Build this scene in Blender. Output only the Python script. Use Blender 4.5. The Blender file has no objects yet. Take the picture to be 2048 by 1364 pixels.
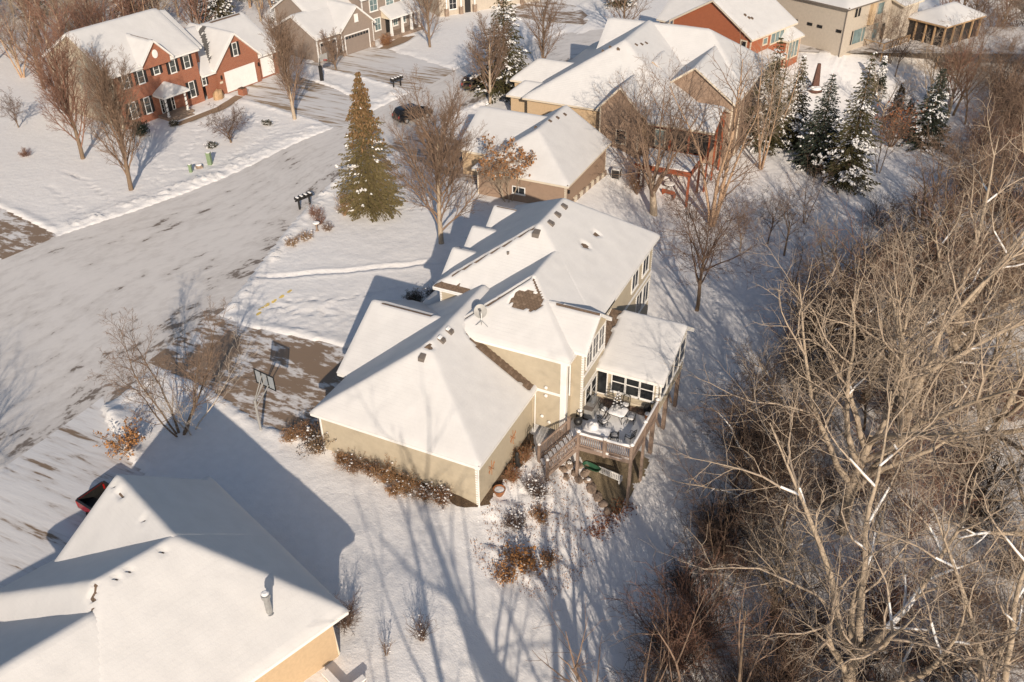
import bpy, math, random, time
import numpy as np
T0 = time.time()
C = bpy.context.scene.collection
SC = bpy.context.scene
R = math.radians
PI = math.pi

# ------------------------------------------------------------------ camera, sky, sun, exposure
cam = bpy.data.cameras.new("camera")
camo = bpy.data.objects.new("camera", cam)
C.objects.link(camo)
cam.sensor_width = 36.0
cam.lens = 31.64
cam.clip_start = 0.5
cam.clip_end = 2000
from mathutils import Matrix, Vector
YAW = R(25.9); PITCH = R(34.9); ROLL = R(-0.82)
_cp, _sp = math.cos(PITCH), math.sin(PITCH)
def _l(v):   # camera-aligned axes -> scene axes (the scene follows the house walls)
    c, s = math.cos(YAW), math.sin(YAW)
    return Vector((v[0]*c - v[1]*s, v[0]*s + v[1]*c, v[2]))
_f = Vector((0, _cp, -_sp)); _r0 = Vector((1, 0, 0)); _u0 = Vector((0, _sp, _cp))
_r = _r0*math.cos(ROLL) + _u0*math.sin(ROLL); _u = -_r0*math.sin(ROLL) + _u0*math.cos(ROLL)
_rr, _uu, _ff = _l(_r), _l(_u), _l(_f)
camo.matrix_world = Matrix(((_rr.x, _uu.x, -_ff.x, 18.747), (_rr.y, _uu.y, -_ff.y, -33.271), (_rr.z, _uu.z, -_ff.z, 38.5), (0, 0, 0, 1)))
SC.camera = camo

SUN_EL = R(24.0)
SUN_TRAVEL = R(25.9 + 8.5)            # light travels this far left of +y
sdir = Vector((-math.sin(SUN_TRAVEL)*math.cos(SUN_EL), math.cos(SUN_TRAVEL)*math.cos(SUN_EL), -math.sin(SUN_EL)))
sun = bpy.data.lights.new("sun", 'SUN')
sun.energy = 4.55
sun.angle = R(0.53)
sun.color = (1.0, 0.865, 0.72)
suno = bpy.data.objects.new("sun", sun)
C.objects.link(suno)
suno.rotation_euler = sdir.to_track_quat('-Z', 'Y').to_euler()
suno.location = (0, 0, 80)
w = bpy.data.worlds.new("World")
SC.world = w
w.use_nodes = True
nt = w.node_tree
nt.nodes.clear()
_o = nt.nodes.new('ShaderNodeOutputWorld'); _b = nt.nodes.new('ShaderNodeBackground'); _s = nt.nodes.new('ShaderNodeTexSky')
_s.sky_type = 'NISHITA'; _s.sun_disc = False
_s.sun_elevation = SUN_EL
_s.sun_rotation = math.atan2(-sdir.x, -sdir.y)
_s.altitude = 250; _s.air_density = 1.0; _s.dust_density = 1.4; _s.ozone_density = 1.0
_b.inputs['Strength'].default_value = 0.10
nt.links.new(_s.outputs[0], _b.inputs[0]); nt.links.new(_b.outputs[0], _o.inputs[0])
SC.view_settings.view_transform = 'Standard'
SC.view_settings.look = 'None'
SC.view_settings.exposure = 0.06
SC.view_settings.gamma = 1.0
SC.view_settings.use_curve_mapping = False
SC.render.engine = 'CYCLES'
SC.cycles.max_bounces = 6
SC.cycles.transparent_max_bounces = 4

# ------------------------------------------------------------------ materials
MATS = {}
def _new(name):
    m = bpy.data.materials.new(name); m.use_nodes = True
    n = m.node_tree.nodes; l = m.node_tree.links
    return m, n, l, n['Principled BSDF']
def noise(n, l, scale, detail=4, rough=.55, coord='Object', stretch=None, rot=0):
    tc = n.new('ShaderNodeTexCoord'); t = n.new('ShaderNodeTexNoise')
    t.inputs['Scale'].default_value = scale; t.inputs['Detail'].default_value = detail; t.inputs['Roughness'].default_value = rough
    src = tc.outputs[coord]
    if stretch:
        mp = n.new('ShaderNodeMapping'); mp.inputs['Scale'].default_value = stretch; mp.inputs['Rotation'].default_value = (0, 0, rot)
        l.new(src, mp.inputs[0]); src = mp.outputs[0]
    l.new(src, t.inputs['Vector'])
    return t
def ramp(n, l, src, stops):
    r = n.new('ShaderNodeValToRGB')
    e = r.color_ramp.elements
    while len(e) > 1: e.remove(e[-1])
    e[0].position = stops[0][0]; e[0].color = (*stops[0][1], 1) if len(stops[0][1]) == 3 else stops[0][1]
    for p, c in stops[1:]:
        q = e.new(p); q.color = (*c, 1)
    l.new(src, r.inputs[0])
    return r
def bump(n, l, b, h, strength, dist):
    bp = n.new('ShaderNodeBump'); bp.inputs['Strength'].default_value = strength; bp.inputs['Distance'].default_value = dist
    l.new(h, bp.inputs['Height'])
    l.new(bp.outputs[0], b.inputs['Normal'])
    return bp
def mat(name, c, rough=.7, var=.18, scale=6, metal=0, bumps=0, bdist=.01, spec=.5, stretch=None):
    """plain surface with a little mottling"""
    if name in MATS: return MATS[name]
    m, n, l, b = _new(name)
    t = noise(n, l, scale, 5, .6, stretch=stretch)
    lo = tuple(max(0, x*(1-var)) for x in c); hi = tuple(min(1, x*(1+var)) for x in c)
    r = ramp(n, l, t.outputs['Fac'], [(.3, lo), (.7, hi)])
    l.new(r.outputs[0], b.inputs['Base Color'])
    b.inputs['Roughness'].default_value = rough; b.inputs['Metallic'].default_value = metal
    b.inputs['Specular IOR Level'].default_value = spec
    if bumps: bump(n, l, b, t.outputs['Fac'], bumps, bdist)
    MATS[name] = m
    return m
def math_node(n, l, op, a, b=None):
    x = n.new('ShaderNodeMath'); x.operation = op
    for i, v in enumerate((a, b)):
        if v is None: continue
        if isinstance(v, (int, float)): x.inputs[i].default_value = v
        else: l.new(v, x.inputs[i])
    return x.outputs[0]

def snow_mat(name, base, s1, s2, str1, courses=0, dirt=0):
    m, n, l, b = _new(name)
    a = noise(n, l, s1, 6, .6); c = noise(n, l, s2, 4, .65)
    lo = tuple(x*.93 for x in base)
    r = ramp(n, l, a.outputs['Fac'], [(.3, lo), (.65, base)])
    col = r.outputs[0]
    if dirt:
        d = noise(n, l, 9, 8, .75); dr = ramp(n, l, d.outputs['Fac'], [(.70-dirt*.06, (0, 0, 0)), (.76-dirt*.06, (1, 1, 1))])
        mx = n.new('ShaderNodeMix'); mx.data_type = 'RGBA'
        l.new(dr.outputs[0], mx.inputs[0]); l.new(col, mx.inputs[6]); mx.inputs[7].default_value = (.10, .06, .035, 1)
        col = mx.outputs[2]
    l.new(col, b.inputs['Base Color'])
    b.inputs['Roughness'].default_value = .65; b.inputs['Specular IOR Level'].default_value = .25
    h = math_node(n, l, 'ADD', a.outputs['Fac'], math_node(n, l, 'MULTIPLY', c.outputs['Fac'], .45))
    if courses:
        tc = n.new('ShaderNodeTexCoord'); sp = n.new('ShaderNodeSeparateXYZ'); l.new(tc.outputs['Object'], sp.inputs[0])
        fr = math_node(n, l, 'FRACT', math_node(n, l, 'MULTIPLY', sp.outputs[2], 1/courses))
        h = math_node(n, l, 'ADD', h, math_node(n, l, 'MULTIPLY', fr, .9))
    bump(n, l, b, h, str1, .06)
    MATS[name] = m
    return m
SNOW = snow_mat('snow_ground', (.85, .825, .795), 1.6, 11, 1.0)
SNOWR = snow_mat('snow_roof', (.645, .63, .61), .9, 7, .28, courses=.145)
SNOWT = mat('snow_clump', (.78, .765, .745), .65, .06, 8, spec=.25)

def road_mat(name, snowc, dark, amount, stretch, scale=1.0, coord='UV', kerb=0):
    m, n, l, b = _new(name)
    a = noise(n, l, .55*scale, 8, .62, coord, stretch); c = noise(n, l, 2.0*scale, 6, .6, coord, stretch)
    big = noise(n, l, .10*scale, 3, .5, coord)
    s = math_node(n, l, 'ADD', a.outputs['Fac'], math_node(n, l, 'MULTIPLY', math_node(n, l, 'SUBTRACT', big.outputs['Fac'], .5), .55))
    s = math_node(n, l, 'ADD', s, math_node(n, l, 'MULTIPLY', math_node(n, l, 'SUBTRACT', c.outputs['Fac'], .5), .5))
    if kerb:
        uvn = n.new('ShaderNodeUVMap'); uvn.uv_map = 'edge'; sx = n.new('ShaderNodeSeparateXYZ'); l.new(uvn.outputs[0], sx.inputs[0])
        mr = n.new('ShaderNodeMapRange'); mr.inputs[1].default_value = .70; mr.inputs[2].default_value = .90; mr.inputs[3].default_value = 0; mr.inputs[4].default_value = kerb; l.new(sx.outputs[0], mr.inputs[0])
        mr2 = n.new('ShaderNodeMapRange'); mr2.inputs[1].default_value = .16; mr2.inputs[2].default_value = .03; mr2.inputs[3].default_value = 0; mr2.inputs[4].default_value = kerb*.6; l.new(sx.outputs[0], mr2.inputs[0])
        s = math_node(n, l, 'ADD', s, math_node(n, l, 'ADD', mr.outputs[0], mr2.outputs[0]))
        # paired tyre ruts following the street, wandering a little
        wn = noise(n, l, .35, 3, .5, 'UV'); wx = math_node(n, l, 'ADD', sx.outputs[0], math_node(n, l, 'MULTIPLY', math_node(n, l, 'SUBTRACT', wn.outputs['Fac'], .5), .16))
        K0 = (0, 0, 0); K1 = (1, 1, 1); st_ = [(0, K0)]
        for c_ in (.13, .235, .34, .43, .56, .65, .745, .83): st_ += [(c_-.02, K0), (c_-.004, K1), (c_+.006, K1), (c_+.022, K0)]
        rr = ramp(n, l, wx, st_[:32])
        along = noise(n, l, .22, 4, .6, 'UV', (1.2, .5, 1))
        s = math_node(n, l, 'ADD', s, math_node(n, l, 'MULTIPLY', rr.outputs[0], math_node(n, l, 'MULTIPLY', along.outputs['Fac'], .235)))
    mid = tuple((x*.72 + y*.28) for x, y in zip(snowc, dark))
    r = ramp(n, l, s, [(.15, snowc), (min(.5, amount-.10), tuple(x*.93 for x in snowc)), (amount-.03, mid), (amount+.05, dark)])
    l.new(r.outputs[0], b.inputs['Base Color'])
    b.inputs['Roughness'].default_value = .6
    inv = math_node(n, l, 'MULTIPLY', s, -1)
    bump(n, l, b, inv, .5, .05)
    MATS[name] = m
    return m
ROAD = road_mat('packed_snow_road', (.74, .70, .655), (.19, .155, .125), .765, (1.3, .55, 1), 1.3, kerb=.10)
DW1 = road_mat('concrete_bare', (.78, .755, .73), (.25, .175, .115), .465, (.7, 1.7, 1), .9, 'Object')
DW2 = road_mat('concrete_half_snow', (.72, .70, .68), (.30, .21, .125), .545, (.28, 3.0, 1), .8, 'Object')
DW3 = road_mat('concrete_snowy', (.76, .745, .73), (.24, .17, .11), .645, (.35, 2.6, 1), .9, 'Object')
DW4 = road_mat('concrete_dark', (.62, .61, .60), (.20, .15, .11), .46, (.35, 2.4, 1), .9, 'Object')
WALKM = mat('paving_brown', (.28, .19, .12), .8, .2, 5)

SIDING = mat('siding_tan', (.42, .36, .265), .6, .06, 3)
SIDING2 = mat('siding_taupe', (.29, .20, .14), .65, .07, 3)
SIDING_G = mat('siding_grey_brown', (.27, .215, .175), .65, .07, 3)
SIDING_R = mat('siding_rust', (.34, .11, .05), .65, .08, 3)
STUCCO = mat('stucco_ochre', (.50, .365, .225), .85, .08, 5, bumps=.3)
STUCCO_C = mat('stucco_cream', (.46, .40, .325), .85, .07, 3)
SIDING_B = mat('siding_beige_gable', (.42, .36, .27), .7, .07, 3)
WHITE = mat('trim_white', (.78, .76, .72), .5, .04, 3)
CREAMT = mat('trim_cream', (.66, .57, .44), .55, .05, 3)
SHING = mat('shingle_brown', (.135, .092, .062), .9, .45, 9, bumps=.6)
SHING2 = mat('shingle_brown_light', (.185, .13, .09), .9, .4, 9, bumps=.6)
SHINGG = mat('shingle_grey', (.10, .095, .09), .9, .35, 9, bumps=.6)
VENTM = mat('vent_grey', (.16, .135, .115), .6, .15, 5)
GLASS, _n, _lk, _bb = _new('window_glass')
_bb.inputs['Base Color'].default_value = (.02, .025, .03, 1); _bb.inputs['Roughness'].default_value = .06
_t = noise(_n, _lk, 1.3, 2); _rp = ramp(_n, _lk, _t.outputs['Fac'], [(.35, (.014, .016, .018)), (.7, (.035, .038, .04))]); _lk.new(_rp.outputs[0], _bb.inputs['Base Color'])
GLASSG = mat('window_glass_pale', (.16, .22, .22), .08, .3, 1)
BLACK = mat('black_metal', (.018, .017, .016), .45, .2, 8)
DARK = mat('shutter_black', (.02, .018, .017), .6, .2, 8)
DECKW = mat('deck_wood', (.21, .145, .11), .75, .25, 4, stretch=(1, 1, 6))
DECKL = mat('deck_wood_light', (.27, .195, .15), .75, .22, 4, stretch=(1, 1, 6))
REDW = mat('red_stained_wood', (.30, .075, .028), .6, .2, 4, stretch=(1, 1, 6))
TANW = mat('tan_wood', (.40, .26, .14), .7, .2, 4)
DOORW = mat('garage_door_white', (.80, .78, .74), .5, .04, 2)
DOORG = mat('garage_door_taupe', (.25, .20, .165), .55, .05, 2)
STEEL = mat('galvanised', (.42, .42, .41), .35, .15, 6, metal=.7)
GREY = mat('grey_plastic', (.33, .32, .30), .5, .1, 5)
GREENB = mat('utility_green', (.185, .25, .14), .6, .1, 4)
MULCH = mat('mulch', (.105, .068, .04), .95, .5, 12, bumps=.9, bdist=.05)
GRAVEL = mat('gravel_brown', (.20, .155, .095), .95, .45, 16, bumps=.9, bdist=.04)
STONE = mat('boulder_brown', (.27, .20, .15), .9, .3, 3, bumps=.6, bdist=.05)
TERRA = mat('copper_pot', (.36, .14, .05), .5, .25, 5)
CARBLK = mat('car_paint_black', (.013, .012, .012), .18, .1, 3)
CARRED = mat('car_paint_red', (.22, .008, .012), .2, .1, 3)
RUBBER = mat('rubber', (.015, .015, .015), .85, .2, 9)
LAMPR = mat('tail_lamp', (.35, .01, .01), .2, .1, 5)
YEL = mat('yellow_snow_marking', (.75, .55, .16), .7, .15, 8)

def brick_mat():
    m, n, l, b = _new('brick_red')
    tc = n.new('ShaderNodeTexCoord'); sp = n.new('ShaderNodeSeparateXYZ'); cb = n.new('ShaderNodeCombineXYZ'); t = n.new('ShaderNodeTexBrick')
    l.new(tc.outputs['Object'], sp.inputs[0])
    l.new(math_node(n, l, 'ADD', sp.outputs[0], sp.outputs[1]), cb.inputs[0]); l.new(sp.outputs[2], cb.inputs[1])
    l.new(cb.outputs[0], t.inputs['Vector'])
    t.inputs['Scale'].default_value = 1; t.inputs['Brick Width'].default_value = .22; t.inputs['Row Height'].default_value = .075; t.inputs['Mortar Size'].default_value = .008
    t.inputs['Color1'].default_value = (.33, .10, .045, 1); t.inputs['Color2'].default_value = (.25, .07, .034, 1); t.inputs['Mortar'].default_value = (.36, .24, .17, 1)
    l.new(t.outputs['Color'], b.inputs['Base Color']); b.inputs['Roughness'].default_value = .85
    bump(n, l, b, t.outputs['Fac'], -.4, .01)
    return m
BRICK = brick_mat()
def bark(name, c1, c2, sc=5):
    m, n, l, b = _new(name)
    t = noise(n, l, sc, 6, .65, stretch=(3, 3, .6))
    r = ramp(n, l, t.outputs['Fac'], [(.3, c1), (.7, c2)])
    l.new(r.outputs[0], b.inputs['Base Color']); b.inputs['Roughness'].default_value = .9; b.inputs['Specular IOR Level'].default_value = .2
    bump(n, l, b, t.outputs['Fac'], .7, .03)
    MATS[name] = m
    return m
BARK = bark('bark_brown', (.13, .09, .062), (.25, .18, .12))
BARKT = bark('bark_tan', (.27, .21, .15), (.52, .42, .31))
TWIG = bark('twig_brown', (.17, .115, .08), (.30, .205, .145))
TWIGR = bark('twig_reddish', (.19, .105, .075), (.32, .185, .13))
TWIGT = bark('twig_tan', (.31, .24, .175), (.52, .42, .32))
TWIGD = bark('twig_dark', (.11, .072, .055), (.21, .14, .10))
BIRCH = bark('bark_birch', (.40, .33, .26), (.62, .54, .45))
BIRCHO = bark('bark_river_birch', (.33, .20, .12), (.55, .39, .26))
def leafm(name, c1, c2):
    m, n, l, b = _new(name)
    t = noise(n, l, 3.0, 4, .6); r = ramp(n, l, t.outputs['Fac'], [(.3, c1), (.7, c2)])
    l.new(r.outputs[0], b.inputs['Base Color']); b.inputs['Roughness'].default_value = .75; b.inputs['Specular IOR Level'].default_value = .25
    MATS[name] = m
    return m
NEED = leafm('needles_green', (.04, .042, .018), (.10, .085, .036))
NEEDO = leafm('needles_olive_brown', (.085, .072, .03), (.20, .155, .07))
NEEDB = leafm('needles_blue_green', (.022, .032, .024), (.055, .068, .046))
CONE = leafm('cones_brown', (.13, .075, .035), (.24, .145, .07))
DEADL = leafm('dead_leaf', (.22, .10, .04), (.42, .22, .10))
DEADO = leafm('dead_leaf_orange', (.30, .13, .04), (.48, .25, .10))
DRYG = leafm('dry_grass', (.25, .15, .075), (.43, .29, .17))
BERRY = leafm('red_twig', (.22, .03, .02), (.40, .07, .04))
REDB = leafm('rust_leaf', (.19, .065, .03), (.33, .14, .065))

# ------------------------------------------------------------------ mesh helpers
class MB:
    def __init__(s): s.v = []; s.n = 0; s.f = []; s.uv = None
    def add(s, V, F):
        """V list/array of points, F list of index tuples or int array (n,k)"""
        V = np.asarray(V, dtype=np.float64).reshape(-1, 3)
        s.v.append(V)
        if isinstance(F, np.ndarray): s.f.append(F + s.n)
        else:
            by = {}
            for f in F: by.setdefault(len(f), []).append(f)
            for k, L in by.items(): s.f.append(np.array(L, dtype=np.int64) + s.n)
        s.n += len(V)
    def poly(s, pts): s.add(pts, [tuple(range(len(pts)))])
    def box(s, x0, x1, y0, y1, z0, z1):
        s.add([(x0,y0,z0),(x1,y0,z0),(x1,y1,z0),(x0,y1,z0),(x0,y0,z1),(x1,y0,z1),(x1,y1,z1),(x0,y1,z1)],
              [(3,2,1,0),(4,5,6,7),(0,1,5,4),(1,2,6,5),(2,3,7,6),(3,0,4,7)])
    def obox(s, o, d, n, s0, s1, t0, t1, z0, z1):
        P = lambda a, t, z: (o[0]+d[0]*a+n[0]*t, o[1]+d[1]*a+n[1]*t, z)
        s.add([P(s0,t0,z0),P(s1,t0,z0),P(s1,t1,z0),P(s0,t1,z0),P(s0,t0,z1),P(s1,t0,z1),P(s1,t1,z1),P(s0,t1,z1)],
              [(3,2,1,0),(4,5,6,7),(0,1,5,4),(1,2,6,5),(2,3,7,6),(3,0,4,7)])
    def bar(s, p, q, w, h=None, up=(0, 0, 1)):
        """rectangular bar from p to q"""
        h = h or w
        p = Vector(p); q = Vector(q); d = (q-p).normalized()
        u = Vector(up)
        if abs(d.dot(u)) > .97: u = Vector((1, 0, 0))
        a = d.cross(u).normalized()*w/2; b = a.normalized().cross(d).normalized()*h/2
        V = [p-a-b, p+a-b, p+a+b, p-a+b, q-a-b, q+a-b, q+a+b, q-a+b]
        s.add([tuple(x) for x in V], [(3,2,1,0),(4,5,6,7),(0,1,5,4),(1,2,6,5),(2,3,7,6),(3,0,4,7)])
    def tube(s, pts, r, n=6, cap=True):
        pts = [Vector(p) for p in pts]
        rs = r if isinstance(r, (list, tuple)) else [r]*len(pts)
        V = []
        for i, p in enumerate(pts):
            d = (pts[min(i+1, len(pts)-1)] - pts[max(i-1, 0)]).normalized()
            u = Vector((0, 0, 1)) if abs(d.z) < .95 else Vector((1, 0, 0))
            a = d.cross(u).normalized(); b = d.cross(a).normalized()
            for k in range(n):
                t = 2*PI*k/n
                V.append(tuple(p + (a*math.cos(t) + b*math.sin(t))*rs[i]))
        F = []
        for i in range(len(pts)-1):
            for k in range(n):
                F.append((i*n+k, i*n+(k+1) % n, (i+1)*n+(k+1) % n, (i+1)*n+k))
        if cap: F.append(tuple(range(n))); F.append(tuple(range((len(pts)-1)*n, len(pts)*n))[::-1])
        s.add(V, F)
    def lathe(s, prof, n=14, c=(0, 0), z=0):
        V = []; F = []
        for (r, h) in prof:
            for k in range(n):
                t = 2*PI*k/n; V.append((c[0]+r*math.cos(t), c[1]+r*math.sin(t), z+h))
        for i in range(len(prof)-1):
            for k in range(n): F.append((i*n+k, i*n+(k+1) % n, (i+1)*n+(k+1) % n, (i+1)*n+k))
        F.append(tuple(range(n))[::-1]); F.append(tuple(range((len(prof)-1)*n, len(prof)*n)))
        s.add(V, F)
    def mesh(s, name, m, smooth=False):
        me = bpy.data.meshes.new(name)
        if s.n == 0: return me
        V = np.concatenate(s.v).astype(np.float32)
        sizes = np.concatenate([np.full(len(f), f.shape[1], dtype=np.int32) for f in s.f])
        loops = np.concatenate([f.ravel() for f in s.f]).astype(np.int32)
        me.vertices.add(len(V)); me.vertices.foreach_set('co', V.ravel())
        me.loops.add(len(loops)); me.loops.foreach_set('vertex_index', loops)
        me.polygons.add(len(sizes))
        st = np.zeros(len(sizes), dtype=np.int32); st[1:] = np.cumsum(sizes)[:-1]
        me.polygons.foreach_set('loop_start', st)
        try: me.polygons.foreach_set('loop_total', sizes)
        except Exception: pass
        me.polygons.foreach_set('use_smooth', np.full(len(sizes), bool(smooth)))
        if s.uv is not None:
            ul = me.uv_layers.new(name='UVMap'); ul.data.foreach_set('uv', s.uv[loops].astype(np.float32).ravel())
        me.materials.append(m)
        me.update(calc_edges=True)
        return me
    def build(s, name, m, parent=None, smooth=False, **props):
        return link(name, s.mesh(name, m, smooth), parent, **props)
def link(name, me, parent=None, loc=None, **props):
    o = bpy.data.objects.new(name, me)
    C.objects.link(o)
    if parent is not None: o.parent = parent
    if loc is not None: o.location = loc
    for k, v in props.items(): o[k] = v
    return o
def thing(name, label, cat, loc=(0, 0, 0), rz=0, group=None):
    o = bpy.data.objects.new(name, None); C.objects.link(o)
    o.empty_display_size = .3
    o.location = loc; o.rotation_euler = (0, 0, rz)
    o['label'] = label; o['category'] = cat
    if group: o['group'] = group
    return o
def tag(o, label, cat, group=None):
    o['label'] = label; o['category'] = cat
    if group: o['group'] = group
    return o
def dup(root, loc, rz=0, scale=None, label=None, group=None):
    r = root.copy(); C.objects.link(r)
    r.location = loc; r.rotation_euler = (0, 0, rz)
    if scale is not None: r.scale = scale if isinstance(scale, tuple) else (scale,)*3
    if label: r['label'] = label
    if group: r['group'] = group
    for ch in root.children:
        c = ch.copy(); C.objects.link(c); c.parent = r
        for g in ch.children:
            d = g.copy(); C.objects.link(d); d.parent = c
    return r
# smooth value noise in numpy
_rng = np.random.RandomState(7)
_LAT = _rng.rand(256, 256)
def vnoise(x, y, s=1.0, off=0):
    x = np.asarray(x)*s + off*17.3; y = np.asarray(y)*s + off*5.1
    xi = np.floor(x).astype(int); yi = np.floor(y).astype(int); fx = x-xi; fy = y-yi
    fx = fx*fx*(3-2*fx); fy = fy*fy*(3-2*fy)
    g = lambda a, b: _LAT[a % 256, b % 256]
    return (g(xi, yi)*(1-fx)+g(xi+1, yi)*fx)*(1-fy) + (g(xi, yi+1)*(1-fx)+g(xi+1, yi+1)*fx)*fy
def fbm(x, y, s=1.0, off=0, o=4):
    t = 0; a = .5
    for i in range(o): t = t + a*vnoise(x, y, s*2**i, off+i); a *= .5
    return t
def ss(x):
    x = np.clip(x, 0, 1); return x*x*(3-2*x)

# ------------------------------------------------------------------ ground, road, driveways
CB = [-60, -12, 0, 10, 26, 34, 38, 48, 58, 75, 90, 97, 130, 400]
CV = [2.5, 1.5, -2, -2, -3, -6, -10, -13, -12, -7, -5, 0, 6, 40]
def terr(a, b):
    d = np.asarray(a) - np.interp(b, CB, CV)
    wd = np.interp(b, [74, 100], [10, 26])
    return -3.1*ss(d/wd) - 1.3*ss((d-6)/20) + .45*ss((-2-np.asarray(b))/10)
def tz(a, b): return float(terr(a, b))
EL = [(-54,-90),(-53,-20),(-51.5,5),(-50.5,13),(-46.9,22.5),(-44.5,31),(-43.3,41),(-41.5,49),(-40.3,58),(-39.4,66),(-38,76),(-34.5,87),(-27,95),(-15,101),(10,112),(60,133)]
ER = [(-27,-90),(-27,-20),(-27.5,2),(-28,10),(-31,21),(-32.8,28),(-34,36),(-33.3,45),(-31.9,55),(-30.6,62),(-29.5,70),(-26.5,78),(-21,85),(-12,91),(12,100),(62,120)]
def resamp(P, n=14):
    out = []
    P = np.array(P, float)
    for i in range(len(P)-1):
        p0 = P[max(i-1, 0)]; p1 = P[i]; p2 = P[i+1]; p3 = P[min(i+2, len(P)-1)]
        for k in range(n):
            t = k/n
            out.append(.5*((2*p1)+(-p0+p2)*t+(2*p0-5*p1+4*p2-p3)*t*t+(-p0+3*p1-3*p2+p3)*t**3))
    out.append(P[-1]); return np.array(out)
LE = resamp(EL); RE = resamp(ER)
ROADP = np.concatenate([LE, RE[::-1]])
DRIVES = {
 'driveway': ([(-28.3,3.0),(-28.3,10.0),(-24.5,9.7),(-16,10.6),(-11,11.6),(-11,1.1),(-13.5,.95),(-16,.75),(-22,2.4)], DW1),
 'driveway.001': ([(-70,17.5),(-58,15.9),(-50.3,14.4),(-51.3,9.3),(-58,9),(-70,10)], DW1),
 'driveway.002': ([(-61.6,50.5),(-60.0,60.2),(-50,57.5),(-43.8,54.6),(-41,48),(-41.8,46.3),(-45,47.5),(-53,49)], DW2),
 'driveway.003': ([(-58.8,64),(-54.9,74.6),(-46,72),(-39,69.5),(-39.6,60.3),(-48,62.5)], DW2),
 'driveway.004': ([(-28.2,-1.6),(-27,-2.6),(-22,-5.4),(-13,-9),(-13,-30),(-27.2,-30)], DW3),
 'driveway.005': ([(-33.6,44.3),(-32.6,49.3),(-20,48.6),(-19.2,39.5),(-24,40.2)], DW4),
 'driveway.006': ([(-46,97),(-43,107),(-36,105),(-32,100),(-31.2,96.3),(-38,95.5)], DW1),
 'front_walk': ([(-59.9,39.5),(-58.9,39.4),(-57.6,46),(-58.3,50.2),(-59.5,50.2),(-58.9,46)], WALKM),
 'front_walk.001': ([(-53.6,75.5),(-53.4,79.5),(-51.8,81),(-51.4,78),(-52.2,74),(-53.3,73.6)], WALKM),
}
def inpoly(P, x, y):
    P = np.asarray(P); n = len(P); r = np.zeros(x.shape, bool)
    bb = (x > P[:,0].min()) & (x < P[:,0].max()) & (y > P[:,1].min()) & (y < P[:,1].max())
    xs = x[bb]; ys = y[bb]; q = np.zeros(xs.shape, bool)
    for i in range(n):
        x1, y1 = P[i]; x2, y2 = P[(i+1) % n]
        if y1 == y2: continue
        c = ((y1 > ys) != (y2 > ys)) & (xs < (x2-x1)*(ys-y1)/(y2-y1)+x1)
        q ^= c
    r[bb] = q; return r
def pdist(P, x, y, closed=True, rad=3.0):
    P = np.asarray(P, float); D = np.full(x.shape, 99.0)
    n = len(P) if closed else len(P)-1
    for i in range(n):
        a = P[i]; b = P[(i+1) % len(P)]
        m = (x > min(a[0], b[0])-rad) & (x < max(a[0], b[0])+rad) & (y > min(a[1], b[1])-rad) & (y < max(a[1], b[1])+rad)
        if not m.any(): continue
        px = x[m]-a[0]; py = y[m]-a[1]; dx, dy = b-a; L = dx*dx+dy*dy+1e-9
        t = np.clip((px*dx+py*dy)/L, 0, 1)
        D[m] = np.minimum(D[m], np.hypot(px-t*dx, py-t*dy))
    return D
def clip2(P, a, b, c):
    """keep the part of polygon P where a*x+b*y+c >= 0"""
    out = []
    for i in range(len(P)):
        p = P[i]; q = P[(i+1) % len(P)]
        dp = a*p[0]+b*p[1]+c; dq = a*q[0]+b*q[1]+c
        if dp >= 0: out.append(p)
        if (dp > 0 and dq < 0) or (dp < 0 and dq > 0):
            t = dp/(dp-dq); out.append((p[0]+(q[0]-p[0])*t, p[1]+(q[1]-p[1])*t))
    return out
def axis(core0, core1, step, lo, hi):
    a = [core0]
    while a[-1] < core1: a.append(a[-1]+step)
    s = step
    up = [a[-1]]
    while up[-1] < hi: s = min(s*1.12, 12); up.append(up[-1]+s)
    s = step; dn = [core0]
    while dn[-1] > lo: s = min(s*1.12, 12); dn.append(dn[-1]-s)
    return np.array(dn[:0:-1] + a + up[1:])
xs = axis(-55, 28, .26, -420, 330); ys = axis(-24, 66, .26, -120, 620)
X, Y = np.meshgrid(xs, ys)
Z = terr(X, Y)
ZN = (fbm(X, Y, .25, 1, 3)-.45)*.22*ss((X+30)/20) + (fbm(X, Y, .9, 2, 3)-.45)*.07
rin = inpoly(ROADP, X, Y); rd = pdist(ROADP, X, Y)
rough = .55+.9*_rng.rand(*X.shape)
ddr = np.full(X.shape, 99.0)
for k, (P, _) in DRIVES.items():
    if 'walk' not in k: ddr = np.minimum(ddr, np.where(inpoly(P, X, Y), 0, pdist(P, X, Y)))
nearroad = np.where(rin, 0, rd)
chunk = (_rng.rand(*X.shape) > .72)*.5+.7
lft = ss((-38-X)/4)                       # the far side is one broad ploughed ridge
Zb = np.where(~rin, (.26*np.exp(-((rd-.7-.7*lft)/(.5+.75*lft))**2)*(.1+1.7*fbm(X, Y, .9, 5, 3))*rough*chunk)*ss((ddr-.3)/1.5), 0)
Zb += np.where(~rin & (lft < .5), (_rng.rand(*X.shape)-.5)*.16*np.exp(-((rd-1.2)/1.3)**2), 0)*ss((ddr-.3)/1.5)
allin = rin.copy()
for k, (P, _) in DRIVES.items():
    di = inpoly(P, X, Y); dd = pdist(P, X, Y)
    allin |= di
    hgt = .05 if 'walk' in k else .16
    Zb = np.where(~di, np.maximum(Zb, hgt*np.exp(-((dd-.5)/.45)**2)*(.2+1.4*fbm(X, Y, 1.1, 6, 3))*rough*ss((nearroad-.4)/1.5)), Zb)
    if di.any(): Zb[di] = 0
Z = Z + np.where(allin, -.16, Zb+ZN)
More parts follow.
